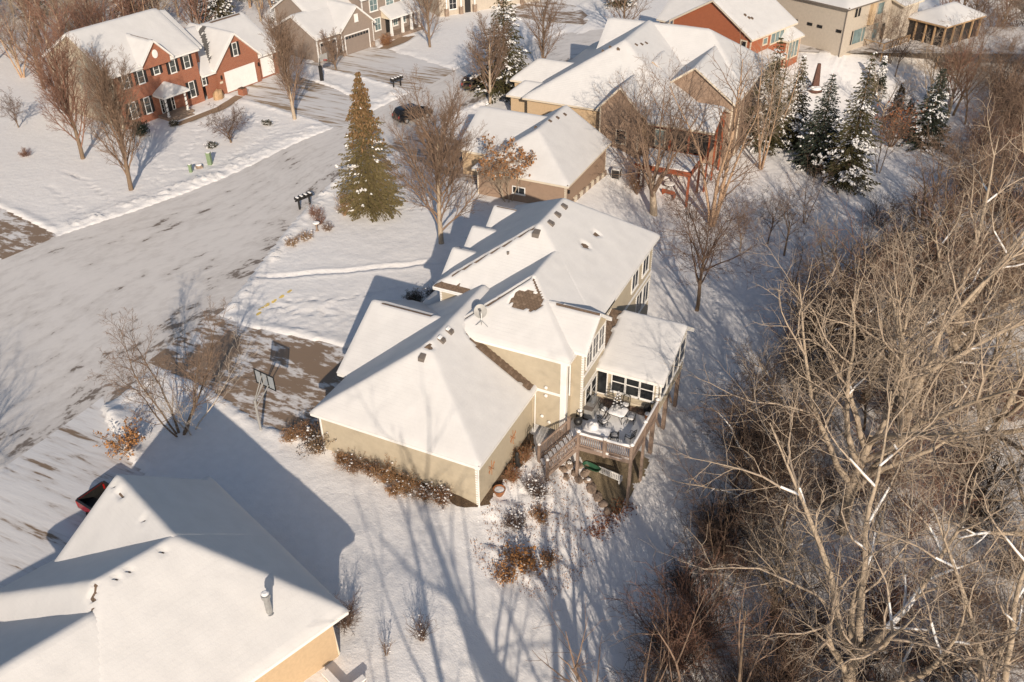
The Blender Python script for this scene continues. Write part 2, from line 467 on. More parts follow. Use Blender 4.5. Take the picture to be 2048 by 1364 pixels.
# lumpy trampled snow by the driveway, piles beside the lower driveway, foot trail, garden bed
cl = ss((1-np.hypot((X+21.5)/6.5, (Y-13.2)/3.6))*3)*(~allin)
Z += cl*(_rng.rand(*X.shape)-.4)*.10
pile = np.exp(-(((X+26.0)/2.2)**2+((Y+3.6)/1.6)**2)) + .8*np.exp(-(((X+23.8)/2.6)**2+((Y+6.0)/1.4)**2))
Z += pile*(.55+.5*fbm(X, Y, .9, 9, 4))*(~allin)
TRAIL = [(-28.6,16.0),(-26.5,17.2),(-24.5,18.7),(-22.6,19.7),(-20.3,21.5),(-18.6,22.6),(-17.2,23.8),(-14.5,25.5),(-10.5,26.2)]
td = pdist(TRAIL, X, Y, False)
Z += np.where(td < .28, -.11, .07*np.exp(-((td-.45)/.2)**2))*(td < 1.2)*(.6+.8*_rng.rand(*X.shape))
for TR in ([(-59,34),(-55,31),(-51,29),(-47.5,33),(-46.8,38),(-48.5,43),(-52,44.5),(-56,42)], [(-57,41),(-54,37),(-52,33),(-49,31)], [(-60,22),(-55,20),(-50.5,18)],
           [(-30,50),(-26,52),(-22,54)], [(-26.5,12.4),(-22,13.2),(-18,14.6)], [(-60,33),(-56,28),(-50,27),(-47,25)]):
    td = pdist(TR, X, Y, False, 4)
    Z += np.where(td < .45, (_rng.rand(*X.shape)-.7)*.16, 0)
def prints(P, step=.55, w=.16):
    P = np.array(P, float); L = np.r_[0, np.cumsum(np.hypot(*np.diff(P, axis=0).T))]
    for k, s_ in enumerate(np.arange(0, L[-1], step)):
        x = np.interp(s_, L, P[:,0]) + (.14 if k % 2 else -.14); y = np.interp(s_, L, P[:,1])+.08*_rng.randn()
        i = int(np.argmin(np.abs(xs-x))); j = int(np.argmin(np.abs(ys-y)))
        if not allin[j, i]: Z[j, i] -= .13; Z[j, min(i+1, len(xs)-1)] += .05; Z[j-1, i] += .04
for P in ([(-24, 14), (-20, 16), (-17, 20)], [(-27, 30), (-22, 33), (-19, 36)],
          [(-45, 30), (-48, 36), (-47, 42), (-50, 46), (-56, 45)], [(-60, 25), (-55, 23.5), (-50, 21)], [(-31, 48), (-26, 52), (-24, 57), (-28, 62)], [(4, 25), (7, 30), (5, 36), (1, 40)], [(9, 12), (10, 20), (8, 28)]): prints(P)
gb = ss((1-np.hypot((X-3.2)/3.4, (Y-1.2)/5.2))*3)
Z += gb*((_rng.rand(*X.shape)-.5)*.14+(fbm(X, Y, 1.6, 12, 3)-.45)*.7)
ny, nx = X.shape
idx = np.arange(nx*ny).reshape(ny, nx)
g = MB(); g.add(np.stack([X.ravel(), Y.ravel(), Z.ravel()], 1), np.stack([idx[:-1,:-1].ravel(), idx[:-1,1:].ravel(), idx[1:,1:].ravel(), idx[1:,:-1].ravel()], 1))
g.build('ground', SNOW, smooth=True, kind='structure')
def gz(a, b):
    i = np.searchsorted(xs, a)-1; j = np.searchsorted(ys, b)-1
    fx = (a-xs[i])/(xs[i+1]-xs[i]); fy = (b-ys[j])/(ys[j+1]-ys[j])
    return float((Z[j,i]*(1-fx)+Z[j,i+1]*fx)*(1-fy)+(Z[j+1,i]*(1-fx)+Z[j+1,i+1]*fx)*fy)
# road sheet with uv across/along
rm = MB(); NV = 12; V = []; UV = []; s = 0
for i in range(len(LE)):
    if i: s += np.linalg.norm((LE[i]+RE[i])/2-(LE[i-1]+RE[i-1])/2)
    for k in range(NV+1):
        t = -.03+1.06*k/NV; p = LE[i]*(1-t)+RE[i]*t
        V.append((p[0], p[1], max(tz(p[0], p[1]), -.0) - .035)); UV.append((t*np.linalg.norm(LE[i]-RE[i])*.12, s*.12))
UV = np.array(UV)*8
ii = np.arange(len(LE)*(NV+1)).reshape(len(LE), NV+1)
rm.add(V, np.stack([ii[:-1,:-1].ravel(), ii[:-1,1:].ravel(), ii[1:,1:].ravel(), ii[1:,:-1].ravel()], 1)); rm.uv = UV
ro_ = rm.build('road', ROAD, smooth=True, kind='structure')
ed = np.array([(k/NV, i*.05) for i in range(len(LE)) for k in range(NV+1)], dtype=np.float32)
ul = ro_.data.uv_layers.new(name='edge'); lp = np.zeros(len(ro_.data.loops), dtype=np.int32); ro_.data.loops.foreach_get('vertex_index', lp); ul.data.foreach_set('uv', ed[lp].ravel())
for q, (k, (P, m_)) in enumerate(DRIVES.items()):
    c = np.mean(P, 0)
    b = MB(); PP = [(p[0]+(p[0]-c[0])*.02, p[1]+(p[1]-c[1])*.02) for p in P]
    y0 = min(p[1] for p in PP); y1 = max(p[1] for p in PP); n_ = max(1, int((y1-y0)/.8))
    for i in range(n_):
        ya = y0+(y1-y0)*i/n_; yb = y0+(y1-y0)*(i+1)/n_
        Q = clip2(clip2(PP, 0, 1, -ya), 0, -1, yb)
        if len(Q) > 2: b.poly([(u, v, tz(u, v)-.028+.001*q+(.015 if 'walk' in k else 0)) for u, v in Q])
    b.build(k.split('.')[0], m_, kind='structure')

# ------------------------------------------------------------------ houses
def hfun(x0, x1, y0, y1, ze, pl):
    def h(x, y):
        c = []
        if 'x0' in pl: c.append(ze+pl['x0']*(x-x0))
        if 'x1' in pl: c.append(ze+pl['x1']*(x1-x))
        if 'y0' in pl: c.append(ze+pl['y0']*(y-y0))
        if 'y1' in pl: c.append(ze+pl['y1']*(y1-y))
        return c
    return h
def lap(mb, pts, o, d, n, course=.16, off=0):
    """lapped boards: convex wall polygon given as (along, height), each board tilted out at its foot"""
    if course is None:
        mb.poly([(o[0]+d[0]*s+n[0]*off, o[1]+d[1]*s+n[1]*off, z) for s, z in pts]); return
    z0 = min(p[1] for p in pts); z1 = max(p[1] for p in pts)
    k = int(math.floor(z0/course))
    while k*course < z1:
        a, b = k*course, (k+1)*course
        P = clip2(clip2(pts, 0, 1, -a), 0, -1, b)
        k += 1
        if len(P) < 3: continue
        f = lambda s, z: off + .042*(b-z)/course
        mb.poly([(o[0]+d[0]*s+n[0]*f(s, z), o[1]+d[1]*s+n[1]*f(s, z), z) for s, z in P])
        lo = [p for p in P if abs(p[1]-a) < 1e-6]
        if len(lo) >= 2:
            sa, sb = min(p[0] for p in lo), max(p[0] for p in lo)
            q = lambda s, t: (o[0]+d[0]*s+n[0]*t, o[1]+d[1]*s+n[1]*t, a)
            mb.poly([q(sa, off), q(sb, off), q(sb, off+.042), q(sa, off+.042)])
def wing(H, x0, x1, y0, y1, ze, pl, zb=-.6, ov=.38, wallm=SIDING, roofm=SHING, trim=WHITE, course=.19, T=.13, cell=.22, bare=None,
         walls=('x0', 'x1', 'y0', 'y1'), name='', k=.05, wpoly=None, off=0, corners=True, snowm=None):
    """one roofed volume: walls, roof, fascia and the snow lying on the roof"""
    hs = hfun(x0, x1, y0, y1, ze, pl)
    rect = [(x0, y0), (x1, y0), (x1, y1), (x0, y1)]
    co = {'x0': (1, 0, -x0), 'x1': (-1, 0, x1), 'y0': (0, 1, -y0), 'y1': (0, -1, y1)}
    rb = MB(); fb = MB()
    for e, s in pl.items():
        P = rect
        for e2, s2 in pl.items():
            if e2 == e: continue
            a = tuple(s2*co[e2][i]-s*co[e][i] for i in range(3)); P = clip2(P, *a)
        if len(P) < 3: continue
        hz = lambda p: ze+s*(co[e][0]*p[0]+co[e][1]*p[1]+co[e][2])
        rb.poly([(p[0], p[1], hz(p)) for p in P])
        fb.poly([(p[0], p[1], hz(p)-.2) for p in P][::-1])
    H0 = lambda x, y: min(hs(x, y))
    def edge(e):
        if e[0] == 'x':
            x = x0 if e == 'x0' else x1; pts = [y0, y1]
            if e not in pl: 
                a, b = pl.get('y0'), pl.get('y1')
                if a and b: pts = [y0, (b*y1+a*y0)/(a+b), y1]
            return [(x, y) for y in pts]
        y = y0 if e == 'y0' else y1; pts = [x0, x1]
        if e not in pl:
            a, b = pl.get('x0'), pl.get('x1')
            if a and b: pts = [x0, (b*x1+a*x0)/(a+b), x1]
        return [(x, y) for x in pts]
    nrm = {'x0': (-1, 0), 'x1': (1, 0), 'y0': (0, -1), 'y1': (0, 1)}
    for e in ('x0', 'x1', 'y0', 'y1'):
        E = edge(e); n = nrm[e]
        for p, q in zip(E[:-1], E[1:]):
            f = lambda p, dz, o: (p[0]+n[0]*o, p[1]+n[1]*o, H0(*p)+dz)
            fb.add([f(p,-.23,.025), f(q,-.23,.025), f(q,.01,.025), f(p,.01,.025), f(p,-.23,-.02), f(q,-.23,-.02), f(q,.01,-.02), f(p,.01,-.02)],
                   [(0,1,2,3), (4,7,6,5), (0,4,5,1), (3,2,6,7), (0,3,7,4), (1,5,6,2)])
    rb.build('roof', roofm, H); fb.build('fascia', trim, H)
    # walls
    wx0, wx1, wy0, wy1 = x0+ov, x1-ov, y0+ov, y1-ov
    wb = MB(); tbs = []
    for e in walls:
        if e in ('x0', 'x1'):
            x = wx0 if e == 'x0' else wx1; o = (x, 0); d = (0, 1); a, b = wy0, wy1
            brk = edge(e)[1][1] if (e not in pl and len(edge(e)) == 3) else None
            hh = lambda s: H0(x, s)-.19
        else:
            y = wy0 if e == 'y0' else wy1; o = (0, y); d = (1, 0); a, b = wx0, wx1
            brk = edge(e)[1][0] if (e not in pl and len(edge(e)) == 3) else None
            hh = lambda s: H0(s, y)-.19
        top = [(b, hh(b))] + ([(brk, hh(brk))] if brk is not None else []) + [(a, hh(a))]
        lap(wb, [(a, zb), (b, zb)] + top, o, d, nrm[e], course, off)
        if corners:
            for s in (a, b):
                sg = 1 if s == a else -1
                tb = MB(); tb.obox(o, d, nrm[e], s-sg*.03, s+sg*.12, .0, .034, zb, hh(s)-.01); tbs.append(tb)
    wb.build('wall', wallm, H)
    for tb in tbs: tb.build('corner_trim', trim, H)
    # snow
    nx_ = max(2, int(round((x1-x0)/cell))); ny_ = max(2, int(round((y1-y0)/cell)))
    gx = np.linspace(x0-.04, x1+.04, nx_+1); gy = np.linspace(y0-.04, y1+.04, ny_+1)
    GX, GY = np.meshgrid(gx, gy)
    hc = np.stack([np.broadcast_to(c, GX.shape) for c in hs(GX, GY)])
    mn = hc.min(0); Zs = mn - k*np.log(np.exp(-(hc-mn)/k).sum(0))
    ox, oy = H.location.x, H.location.y
    t = T*(.82+.42*fbm(GX+ox, GY+oy, .5, 21, 3)) + .02*(vnoise(GX+ox, GY+oy, 1.7, 3)-.5)
    d = np.minimum.reduce([GX-x0+.04, x1+.04-GX, GY-y0+.04, y1+.04-GY])
    t = t*np.where(d < 1e-4, .35, np.where(d < cell*1.5, .92, 1))
    if bare is not None:
        t = np.where(bare(GX, GY, vnoise(GX, GY, 2.6, 31)*.6+vnoise(GX, GY, 6.1, 33)*.4-.5), -.05, t)
    Zs = Zs + t
    ii = np.arange(Zs.size).reshape(Zs.shape)
    sb = MB(); V = np.stack([GX.ravel(), GY.ravel(), Zs.ravel()], 1)
    sb.add(V, np.stack([ii[:-1,:-1].ravel(), ii[:-1,1:].ravel(), ii[1:,1:].ravel(), ii[1:,:-1].ravel()], 1))
    ring = np.concatenate([ii[0,:-1], ii[:-1,-1], ii[-1,:0:-1], ii[:0:-1,0]])
    B2 = V[ring].copy(); B2[:,2] = np.minimum(B2[:,2]-T*.35, mn.ravel()[ring]+.02)
    m_ = len(ring); q = np.arange(m_)
    sb.add(np.concatenate([V[ring], B2]), np.stack([q, q+m_, (q+1) % m_+m_, (q+1) % m_], 1))
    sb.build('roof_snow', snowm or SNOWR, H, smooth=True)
    return H0
def window(H, o, d, n, s0, s1, z0, z1, nx=1, nz=1, fr=.09, mun=.035, trim=WHITE, glass=GLASS, shut=0, sill=True, out=.085, label=None):
    b = MB()
    b.obox(o, d, n, s0-fr, s0, .002, out, z0-fr, z1+fr); b.obox(o, d, n, s1, s1+fr, .002, out, z0-fr, z1+fr)
    b.obox(o, d, n, s0, s1, .002, out, z1, z1+fr); b.obox(o, d, n, s0, s1, .002, out, z0-fr, z0)
    for i in range(1, nx):
        s = s0+(s1-s0)*i/nx; b.obox(o, d, n, s-mun/2, s+mun/2, .004, out*.85, z0, z1)
    for i in range(1, nz):
        z = z0+(z1-z0)*i/nz; b.obox(o, d, n, s0, s1, .005, out*.8, z-mun/2, z+mun/2)
    f = b.build('window', trim, H)
    p = MB(); p.obox(o, d, n, s0-.01, s1+.01, .0, .052, z0-.01, z1+.01); p.build('pane', glass, f)
    if sill:
        q = MB(); q.obox(o, d, n, s0-fr-.04, s1+fr+.04, 0, out+.05, z0-fr-.05, z0-fr-.003); q.build('sill', trim, f)
    if shut:
        for (a, c) in ((s0-fr-.02-shut, s0-fr-.02), (s1+fr+.02, s1+fr+.02+shut)):
            h = MB(); h.obox(o, d, n, a, c, .004, .05, z0-fr, z1+fr)
            zz = z0
            while zz < z1: h.obox(o, d, n, a+.05, c-.05, .05, .062, zz, zz+.06); zz += .12
            h.build('shutter', DARK, H)
    return f
def panel_door(H, o, d, n, s0, s1, z1, m, trim, z0=0, rows=4, cols=4, lites=0):
    """sectional garage door: every raised panel a piece of its own"""
    b = MB(); b.obox(o, d, n, s0, s1, .01, .045, z0, z1); dr = b.build('garage_door', m, H)
    w_ = (s1-s0)/cols; h_ = (z1-z0)/rows
    pm = None
    for i in range(cols):
        for j in range(rows):
            if lites and j == rows-1: 
                q = MB(); q.obox(o, d, n, s0+w_*(i+.1), s0+w_*(i+.9), .046, .06, z0+h_*(j+.3), z0+h_*(j+.85)); q.build('pane', GLASS, dr); continue
            q = MB(); q.obox(o, d, n, s0+w_*(i+.012), s0+w_*(i+.988), .04, .0495, z0+h_*(j+.012), z0+h_*(j+.988)); q.build('panel', m, dr)
    f = MB(); f.obox(o, d, n, s0-.14, s0, 0, .07, z0, z1+.14); f.obox(o, d, n, s1, s1+.14, 0, .07, z0, z1+.14); f.obox(o, d, n, s0, s1, 0, .07, z1, z1+.14)
    f.build('door_frame', trim, H)
def roof_vent(H, x, y, z, sx, m=VENTM, size=.42, rot=0, snowy=False):
    b = MB(); s = size/2
    V = [(-s,-s,-.25),(s,-s,-.25),(s,s,-.25),(-s,s,-.25),(-s*.9,-s*.9,.24),(s*.9,-s*.9,.10),(s*.9,s*.9,.10),(-s*.9,s*.9,.24)]
    c, q = math.cos(rot), math.sin(rot)
    b.add([(x+a*c-b_*q, y+a*q+b_*c, z+e) for a, b_, e in V], [(3,2,1,0),(4,5,6,7),(0,1,5,4),(1,2,6,5),(2,3,7,6),(3,0,4,7)])
    b.build('roof_vent', m, H)
    if not snowy: return
    k = MB(); k.add([(x+a*c-b_*q, y+a*q+b_*c, z+e) for a, b_, e in [(-s*.95,-s*.8,.245),(0,-s*.85,.19),(0,s*.85,.19),(-s*.95,s*.8,.245),(-s*.8,-s*.6,.33),(-s*.15,-s*.6,.25),(-s*.15,s*.6,.25),(-s*.8,s*.6,.33)]],
          [(3,2,1,0),(4,5,6,7),(0,1,5,4),(1,2,6,5),(2,3,7,6),(3,0,4,7)]); k.build('vent_snow', SNOWT, H)

# ---- the tan house in the middle
MH = thing('house', 'tan sided house in the middle with satellite dish, sunroom and snowy hip roofs', 'house')
G_h = lambda x, y: min(3.3+.63*(x+11.4), 3.3+.63*(.35-x), 3.3+.77*(y-.1))-.1
def bareG(x, y, n): return ((y > 7.45+.35*n+np.clip(-x-3.6, 0, 1)*.5) & (x > -4.7) & (x < .2)) | ((np.hypot((x+5.45)*1.0, (y-4.95)*1.6) < .30+.25*n))
wing(MH, -11.4, .35, .1, 12.6, 3.2, {'x0': .63, 'x1': .63, 'y0': .77}, zb=-.9, ov=.36, bare=bareG, cell=.17)
def bareM2(x, y, n):
    tri = np.hypot((x+1.47)/1.02, (y-10.45)/np.where(y > 10.45, .78, .48)) < 1.0+.75*n
    hipL = np.abs(y-(7.85+(x+5.95)*.65/.69)); hipR = np.abs(y-(7.85+(2.62-x)*.65/.69))
    return tri | ((hipL < .14+.08*n) & (x > -5.2) & (x < -1.7) & (y < x*.94+13.6)) | ((hipR < .14+.06*n) & (x > -1.55) & (x < -.45) & (y > 10.6))
M2_h = wing(MH, -5.95, 2.62, 7.85, 15.9, 6.08, {'x0': .65, 'x1': .65, 'y0': .69}, zb=.2, ov=.36, bare=bareM2, cell=.13, walls=('x0', 'x1', 'y0'))
def bareM(x, y, n):
    hipL = np.abs(y-(12.2+(x+9.35)*.65/.837))
    return ((hipL < .13+.07*n) & (x > -8.2) & (x < -3.6)) | ((y < 12.62+.25*n) & (x < -6.6)) | (np.hypot(x+.54, y-18.3) < .26+.2*n) | (np.hypot(x+.5, y-20.3) < .24+.2*n)
M_h = wing(MH, -9.35, 2.62, 12.2, 25.7, 6.1, {'x0': .645, 'x1': .645, 'y0': .837, 'y1': .837}, zb=-3.2, ov=.36, bare=bareM, cell=.17)
B_h = wing(MH, -1.2, 3.36, 8.85, 13.25, 6.32, {'y0': .75, 'y1': .75}, zb=.25, ov=.3, bare=lambda x, y, n: (y > 10.85) & (y < 11.15+.1*n) & (x > .4), cell=.14, walls=('x1', 'y0', 'y1'), T=.1)
wing(MH, -12.2, -5.6, 4.2, 13.8, 3.22, {'y0': .59, 'y1': .59}, zb=-.4, ov=.36, cell=.17, walls=('x0', 'y0', 'y1'), bare=lambda x, y, n: (y > 8.98) & (y < 9.28+.12*n) & (x > -11.5) & (x < -7.6))
for (yc, hw, ze, x0) in ((16.0, 2.15, 5.55, -9.75), (19.8, 1.85, 5.6, -10.15), (23.6, 1.8, 5.6, -10.2)):
    wing(MH, x0, -6.0, yc-hw, yc+hw, ze, {'y0': .74, 'y1': .74}, zb=-.2, ov=.28, cell=.15, walls=('x0', 'y0', 'y1'), bare=lambda x, y, n, yc=yc, x0=x0: (y > yc-.02) & (y < yc+.2+.12*n) & (x > x0+.25) & (x < -7.6))
wing(MH, -11.6, -6.5, 12.9, 18.4, 2.95, {'x0': .42, 'y0': .42, 'y1': .42}, zb=-.2, ov=.5, cell=.2, walls=())
for y in (13.4, 15.6, 17.9):
    b = MB(); b.box(-11.25, -11.0, y-.12, y+.12, -.1, 2.95); b.build('porch_column', WHITE, MH)
# sunroom
wing(MH, 2.3, 7.62, 11.55, 18.5, 3.42, {'y0': .335, 'y1': .70}, zb=.35, ov=.42, cell=.15, walls=('x1', 'y0', 'y1'), T=.16,
     bare=lambda x, y, n: x < 3.05+.35*n+np.clip((y-15)*.05, 0, .4))
for y in (12.2, 15.1, 17.95):
    b = MB(); b.box(6.9, 7.16, y-.13, y+.13, gz(7.2, y)-.3, .36); b.build('sunroom_post', DECKL, MH)
for y in (12.35, 15.25):
    b = MB(); b.bar((7.04, y, .1), (7.04, y+1.5, -2.0), .13); b.build('sunroom_brace', DECKL, MH)
b = MB(); b.box(2.3, 7.2, 11.98, 18.07, .1, .352); b.build('sunroom_floor', CREAMT, MH)
so, sd_, sn = (0, 11.97), (1, 0), (0, -1)
for a, c, nz_ in ((2.9, 3.72, 1), (4.1, 4.95, 2), (5.08, 5.93, 2), (6.06, 6.9, 2)):
    window(MH, so, sd_, sn, a, c, 1.62 if nz_ > 1 else 1.15, 3.12, 1, nz_, fr=.075, mun=.07, sill=nz_ > 1, glass=GLASS)
b = MB(); b.obox(so, sd_, sn, 2.8, 7.2, .03, .05, 3.2, 3.34); b.obox(so, sd_, sn, 2.7, 7.3, .04, .2, .98, 1.06); b.build('sill_board', CREAMT, MH)
for a in (12.5, 13.9, 15.3, 16.6): window(MH, (7.23, 0), (0, 1), (1, 0), a, a+1.2, 1.5, 3.2, 1, 2, fr=.08)
# windows of the back wall and bay
bo, bd, bn = (3.06, 0), (0, 1), (1, 0)
for a in (9.55, 10.62, 11.69): window(MH, bo, bd, bn, a, a+.92, 4.72, 6.22, 2, 2, fr=.07, mun=.03)
b = MB(); b.obox(bo, bd, bn, 9.2, 12.9, .03, .07, 4.18, 4.36); b.obox(bo, bd, bn, 9.2, 12.9, .03, .07, 3.1, 3.25); b.build('band_board', WHITE, MH)
for a in (9.7, 10.7): window(MH, bo, bd, bn, a, a+.85, 1.35, 2.85, 1, 2, fr=.09)
mo = (2.26, 0)
for a, z0, z1 in ((20.6, 3.9, 5.2), (23.0, 3.9, 5.2), (22.0, .9, 2.6), (23.6, .9, 2.6)): window(MH, mo, bd, bn, a, a+1.3, z0, z1, 2, 1, fr=.1)
b = MB(); b.obox(mo, bd, bn, 13.2, 25.3, .02, .06, 2.95, 3.17); b.build('band_board', WHITE, MH)
b = MB(); b.obox((0, 8.21), (1, 0), (0, -1), .02, 2.25, .02, .06, 3.02, 3.22); b.build('band_board', WHITE, MH)
b = MB(); b.obox((0, 8.21), (1, 0), (0, -1), 1.95, 2.27, .005, .07, .3, 6.0); b.obox((2.26, 0), (0, 1), (1, 0), 8.2, 8.5, .005, .07, .3, 6.0); b.build('corner_post', WHITE, MH)
b = MB(); b.tube([(.25, 8.12, 2.9), (.22, 8.1, -.6)], .05, 6); b.tube([(.16, .25, 3.05), (.1, .4, 2.6), (.06, .4, -.45), (.5, -.6, -.5)], .055, 6); b.tube([(2.55, 8.3, 6.0), (2.5, 8.35, 5.6), (2.5, 8.35, 3.2)], .05, 6); b.tube([(-10.9, .35, 3.0), (-10.95, .38, .1)], .05, 6); b.build('downspout', WHITE, MH)
for (x, y, z) in ((1.0, 8.13, 3.5), (1.0, 8.13, 2.85), (.75, 8.13, 1.1), (1.25, 8.13, .75)):
    b = MB(); b.lathe([(.12, 0), (.12, .06), (.05, .1)], 8); o = b.build('wall_vent', WHITE, MH); o.location = (x, y-.01, z); o.rotation_euler = (PI/2, 0, 0)
for (y, z) in ((2.2, 1.3), (5.2, 1.35)):                 # rusty scroll trellises on the garage wall
    b = MB()
    for s in (-.3, 0, .3): b.tube([(.04, y+s, z-.6+abs(s)), (.05, y+s*.7, z), (.04, y+s*1.2, z+.55-abs(s))], .02, 4)
    b.tube([(.05, y-.4, z-.1), (.05, y+.4, z+.1)], .02, 4); b.tube([(.05, y-.35, z+.35), (.05, y+.3, z-.4)], .02, 4)
    b.build('wall_scroll', TERRA, MH)
for (x, y) in ((-5.5, 4.16), (-5.1, 5.9), (-5.1, 6.95)): roof_vent(MH, x, y, G_h(x, y)+.12, 1, rot=-PI/2 if y < 5 else 0, snowy=y > 5)
for (x, y) in ((-1.55, 15.1), (-1.8, 14.45), (-2.85, 17.6), (-2.9, 18.9), (-2.95, 20.2)): roof_vent(MH, x, y, M_h(x, y)+.1, 1)
roof_vent(MH, -3.32, 16.2, M_h(-3.32, 16.2)+.12, 1, rot=-PI/2, size=.5)
b = MB(); b.tube([(-4.8, 14.8, 7.9), (-4.8, 14.8, 8.55)], .09, 8); b.build('vent_pipe', VENTM, MH)
# satellite dish
dz = M2_h(-3.9, 8.75)+.1
b = MB(); V = []; F = []
for i in range(5):
    for k_ in range(20):
        t = 2*PI*k_/20; r_ = .42*i/4; V.append((r_*math.cos(t), r_*1.08*math.sin(t), .32*r_*r_))
for i in range(4):
    for k_ in range(20): F.append((i*20+k_, i*20+(k_+1) % 20, (i+1)*20+(k_+1) % 20, (i+1)*20+k_))
b.add(V, F); dish = b.build('satellite_dish', GREY, MH, smooth=True)
dish.location = (-3.95, 8.95, dz+.62); dish.rotation_euler = Vector((.35, -.72, .62)).to_track_quat('Z', 'Y').to_euler()
b = MB(); b.tube([(0, -.42, .05), (0, -.25, .5), (0, 0, .52)], .02, 5); b.box(-.08, .08, -.06, .06, .45, .58); b.build('feed_horn', BLACK, dish)
b = MB(); b.tube([(-3.85, 8.85, dz+.55), (-3.7, 8.6, dz+.15), (-3.7, 8.55, dz-.2)], .03, 6); b.tube([(-3.7, 8.6, dz+.2), (-3.2, 8.45, dz-.05)], .02, 5); b.tube([(-3.7, 8.6, dz+.2), (-4.0, 8.35, dz-.1)], .02, 5); b.build('dish_mount', STEEL, MH)
# bare shingles that the snow has slid off: single tabs
rng = random.Random(5)
tab = {}
def shingles(H, test, x0, x1, y0, y1, hf, slope_axis, course=.19, width=.33, nrm_=None):
    k_ = 0; c0 = y0 if slope_axis == 'y' else x0; c1 = y1 if slope_axis == 'y' else x1
    w0, w1 = (x0, x1) if slope_axis == 'y' else (y0, y1)
    c = c0
    while c < c1:
        w_ = w0 + (k_ % 2)*width/2
        while w_ < w1:
            cx, cy = (w_+width/2, c+course/2) if slope_axis == 'y' else (c+course/2, w_+width/2)
            if test(cx, cy):
                kk = rng.randrange(3); key = (slope_axis, kk)
                if key not in tab:
                    b = MB(); a_, l_ = width/2*.94, course/2*1.08
                    if slope_axis == 'y': b.box(-a_, a_, -l_, l_, -.012, .004)
                    else: b.box(-l_, l_, -a_, a_, -.012, .004)
                    tab[key] = b.mesh('shingle', (SHING, SHING2, SHING)[kk])
                o = link('shingle', tab[key], H, (cx, cy, hf(cx, cy)+.024))
                e = .05
                if slope_axis == 'y': o.rotation_euler = (math.atan((hf(cx, cy+e)-hf(cx, cy-e))/(2*e))-.025, 0, 0)
                else: o.rotation_euler = (0, -math.atan((hf(cx+e, cy)-hf(cx-e, cy))/(2*e))+.025, 0)
            w_ += width
        c += course; k_ += 1
shingles(MH, lambda x, y: np.hypot((x+1.47)/1.25, (y-10.45)/(1.0 if y > 10.45 else .7)) < 1, -2.9, .0, 9.7, 11.5, M2_h, 'y', course=.14, width=.25)
shingles(MH, lambda x, y: x > -4.5, -4.6, .1, 7.35, 8.15, lambda x, y: 3.2+.63*(.35-x), 'x', course=.15, width=.27)
shingles(MH, lambda x, y: True, 2.34, 3.0, 11.65, 15.9, lambda x, y: 3.42+.335*(y-11.55), 'y', course=.16, width=.27)

# ---- house in the near left corner
BH = thing('house', 'snow covered roof of the ochre stucco house cut off by the lower left corner', 'house', (-.45, -11.9, 0), math.atan2(.34, -.94))
wing(BH, 0, 13.0, 0, 11.9, 3.85, {'x0': .545, 'x1': .545, 'y0': .77, 'y1': 1.0}, zb=-.2, ov=.6, wallm=STUCCO, course=None, cell=.2, T=.16, k=.04, corners=False,
     bare=lambda x, y, n: ((np.abs(y-8.35-(6.5-x)*.9) < .12+.14*n) & (x > 5.45) & (x < 6.5)) | ((np.abs(x-6.2) < .12) & (n > .10) & (y > 5.2) & (y < 8.2)))
wing(BH, 6.4, 12.4, .0, 9.2, 3.865, {'y0': .772, 'y1': .772}, zb=.1, ov=.5, wallm=STUCCO, course=None, cell=.2, T=.16, k=.04, walls=('x1', 'y0', 'y1'), corners=False,
     bare=lambda x, y, n: (np.abs(y-4.95) < .13) & (n > .09) & (x > 8.6) & (x < 12.1))
wing(BH, .015, 10.9, 8.9, 27, 3.84, {'x0': .545, 'x1': .545}, zb=-.2, ov=.6, wallm=STUCCO, course=None, cell=.22, T=.16, k=.04, corners=False, walls=('x0', 'x1'),
     bare=lambda x, y, n: False)
b = MB(); b.lathe([(.2, 0), (.2, .12), (.15, .14), (.15, 1.15), (.21, 1.17), (.21, 1.38), (.12, 1.42)], 14, (1.71, 2.98), 4.75); b.build('flue_pipe', STEEL, BH, smooth=False)
b = MB(); b.lathe([(.13, 0), (.19, .03), (.1, .1)], 12, (1.71, 2.98), 6.17); b.build('flue_snow', SNOWT, BH)
b = MB(); b.tube([(.45, .35, 3.5), (.7, .6, 3.1), (.6, .55, .5)], .05, 6); b.build('downspout', CREAMT, BH)
b = MB(); b.box(-1.6, -.0, 1.6, 1.85, -.1, .75); b.box(-1.6, -1.4, .6, 1.6, -.1, .75); b.build('well_wall', STUCCO_C, BH)
b = MB(); b.box(-1.65, .1, 1.55, 1.9, .752, .87); b.box(-1.65, -1.35, .55, 1.55, .753, .86); b.build('well_snow', SNOWT, BH)

GLASSW = mat('window_glass_grey', (.07, .075, .07), .12, .35, 1)
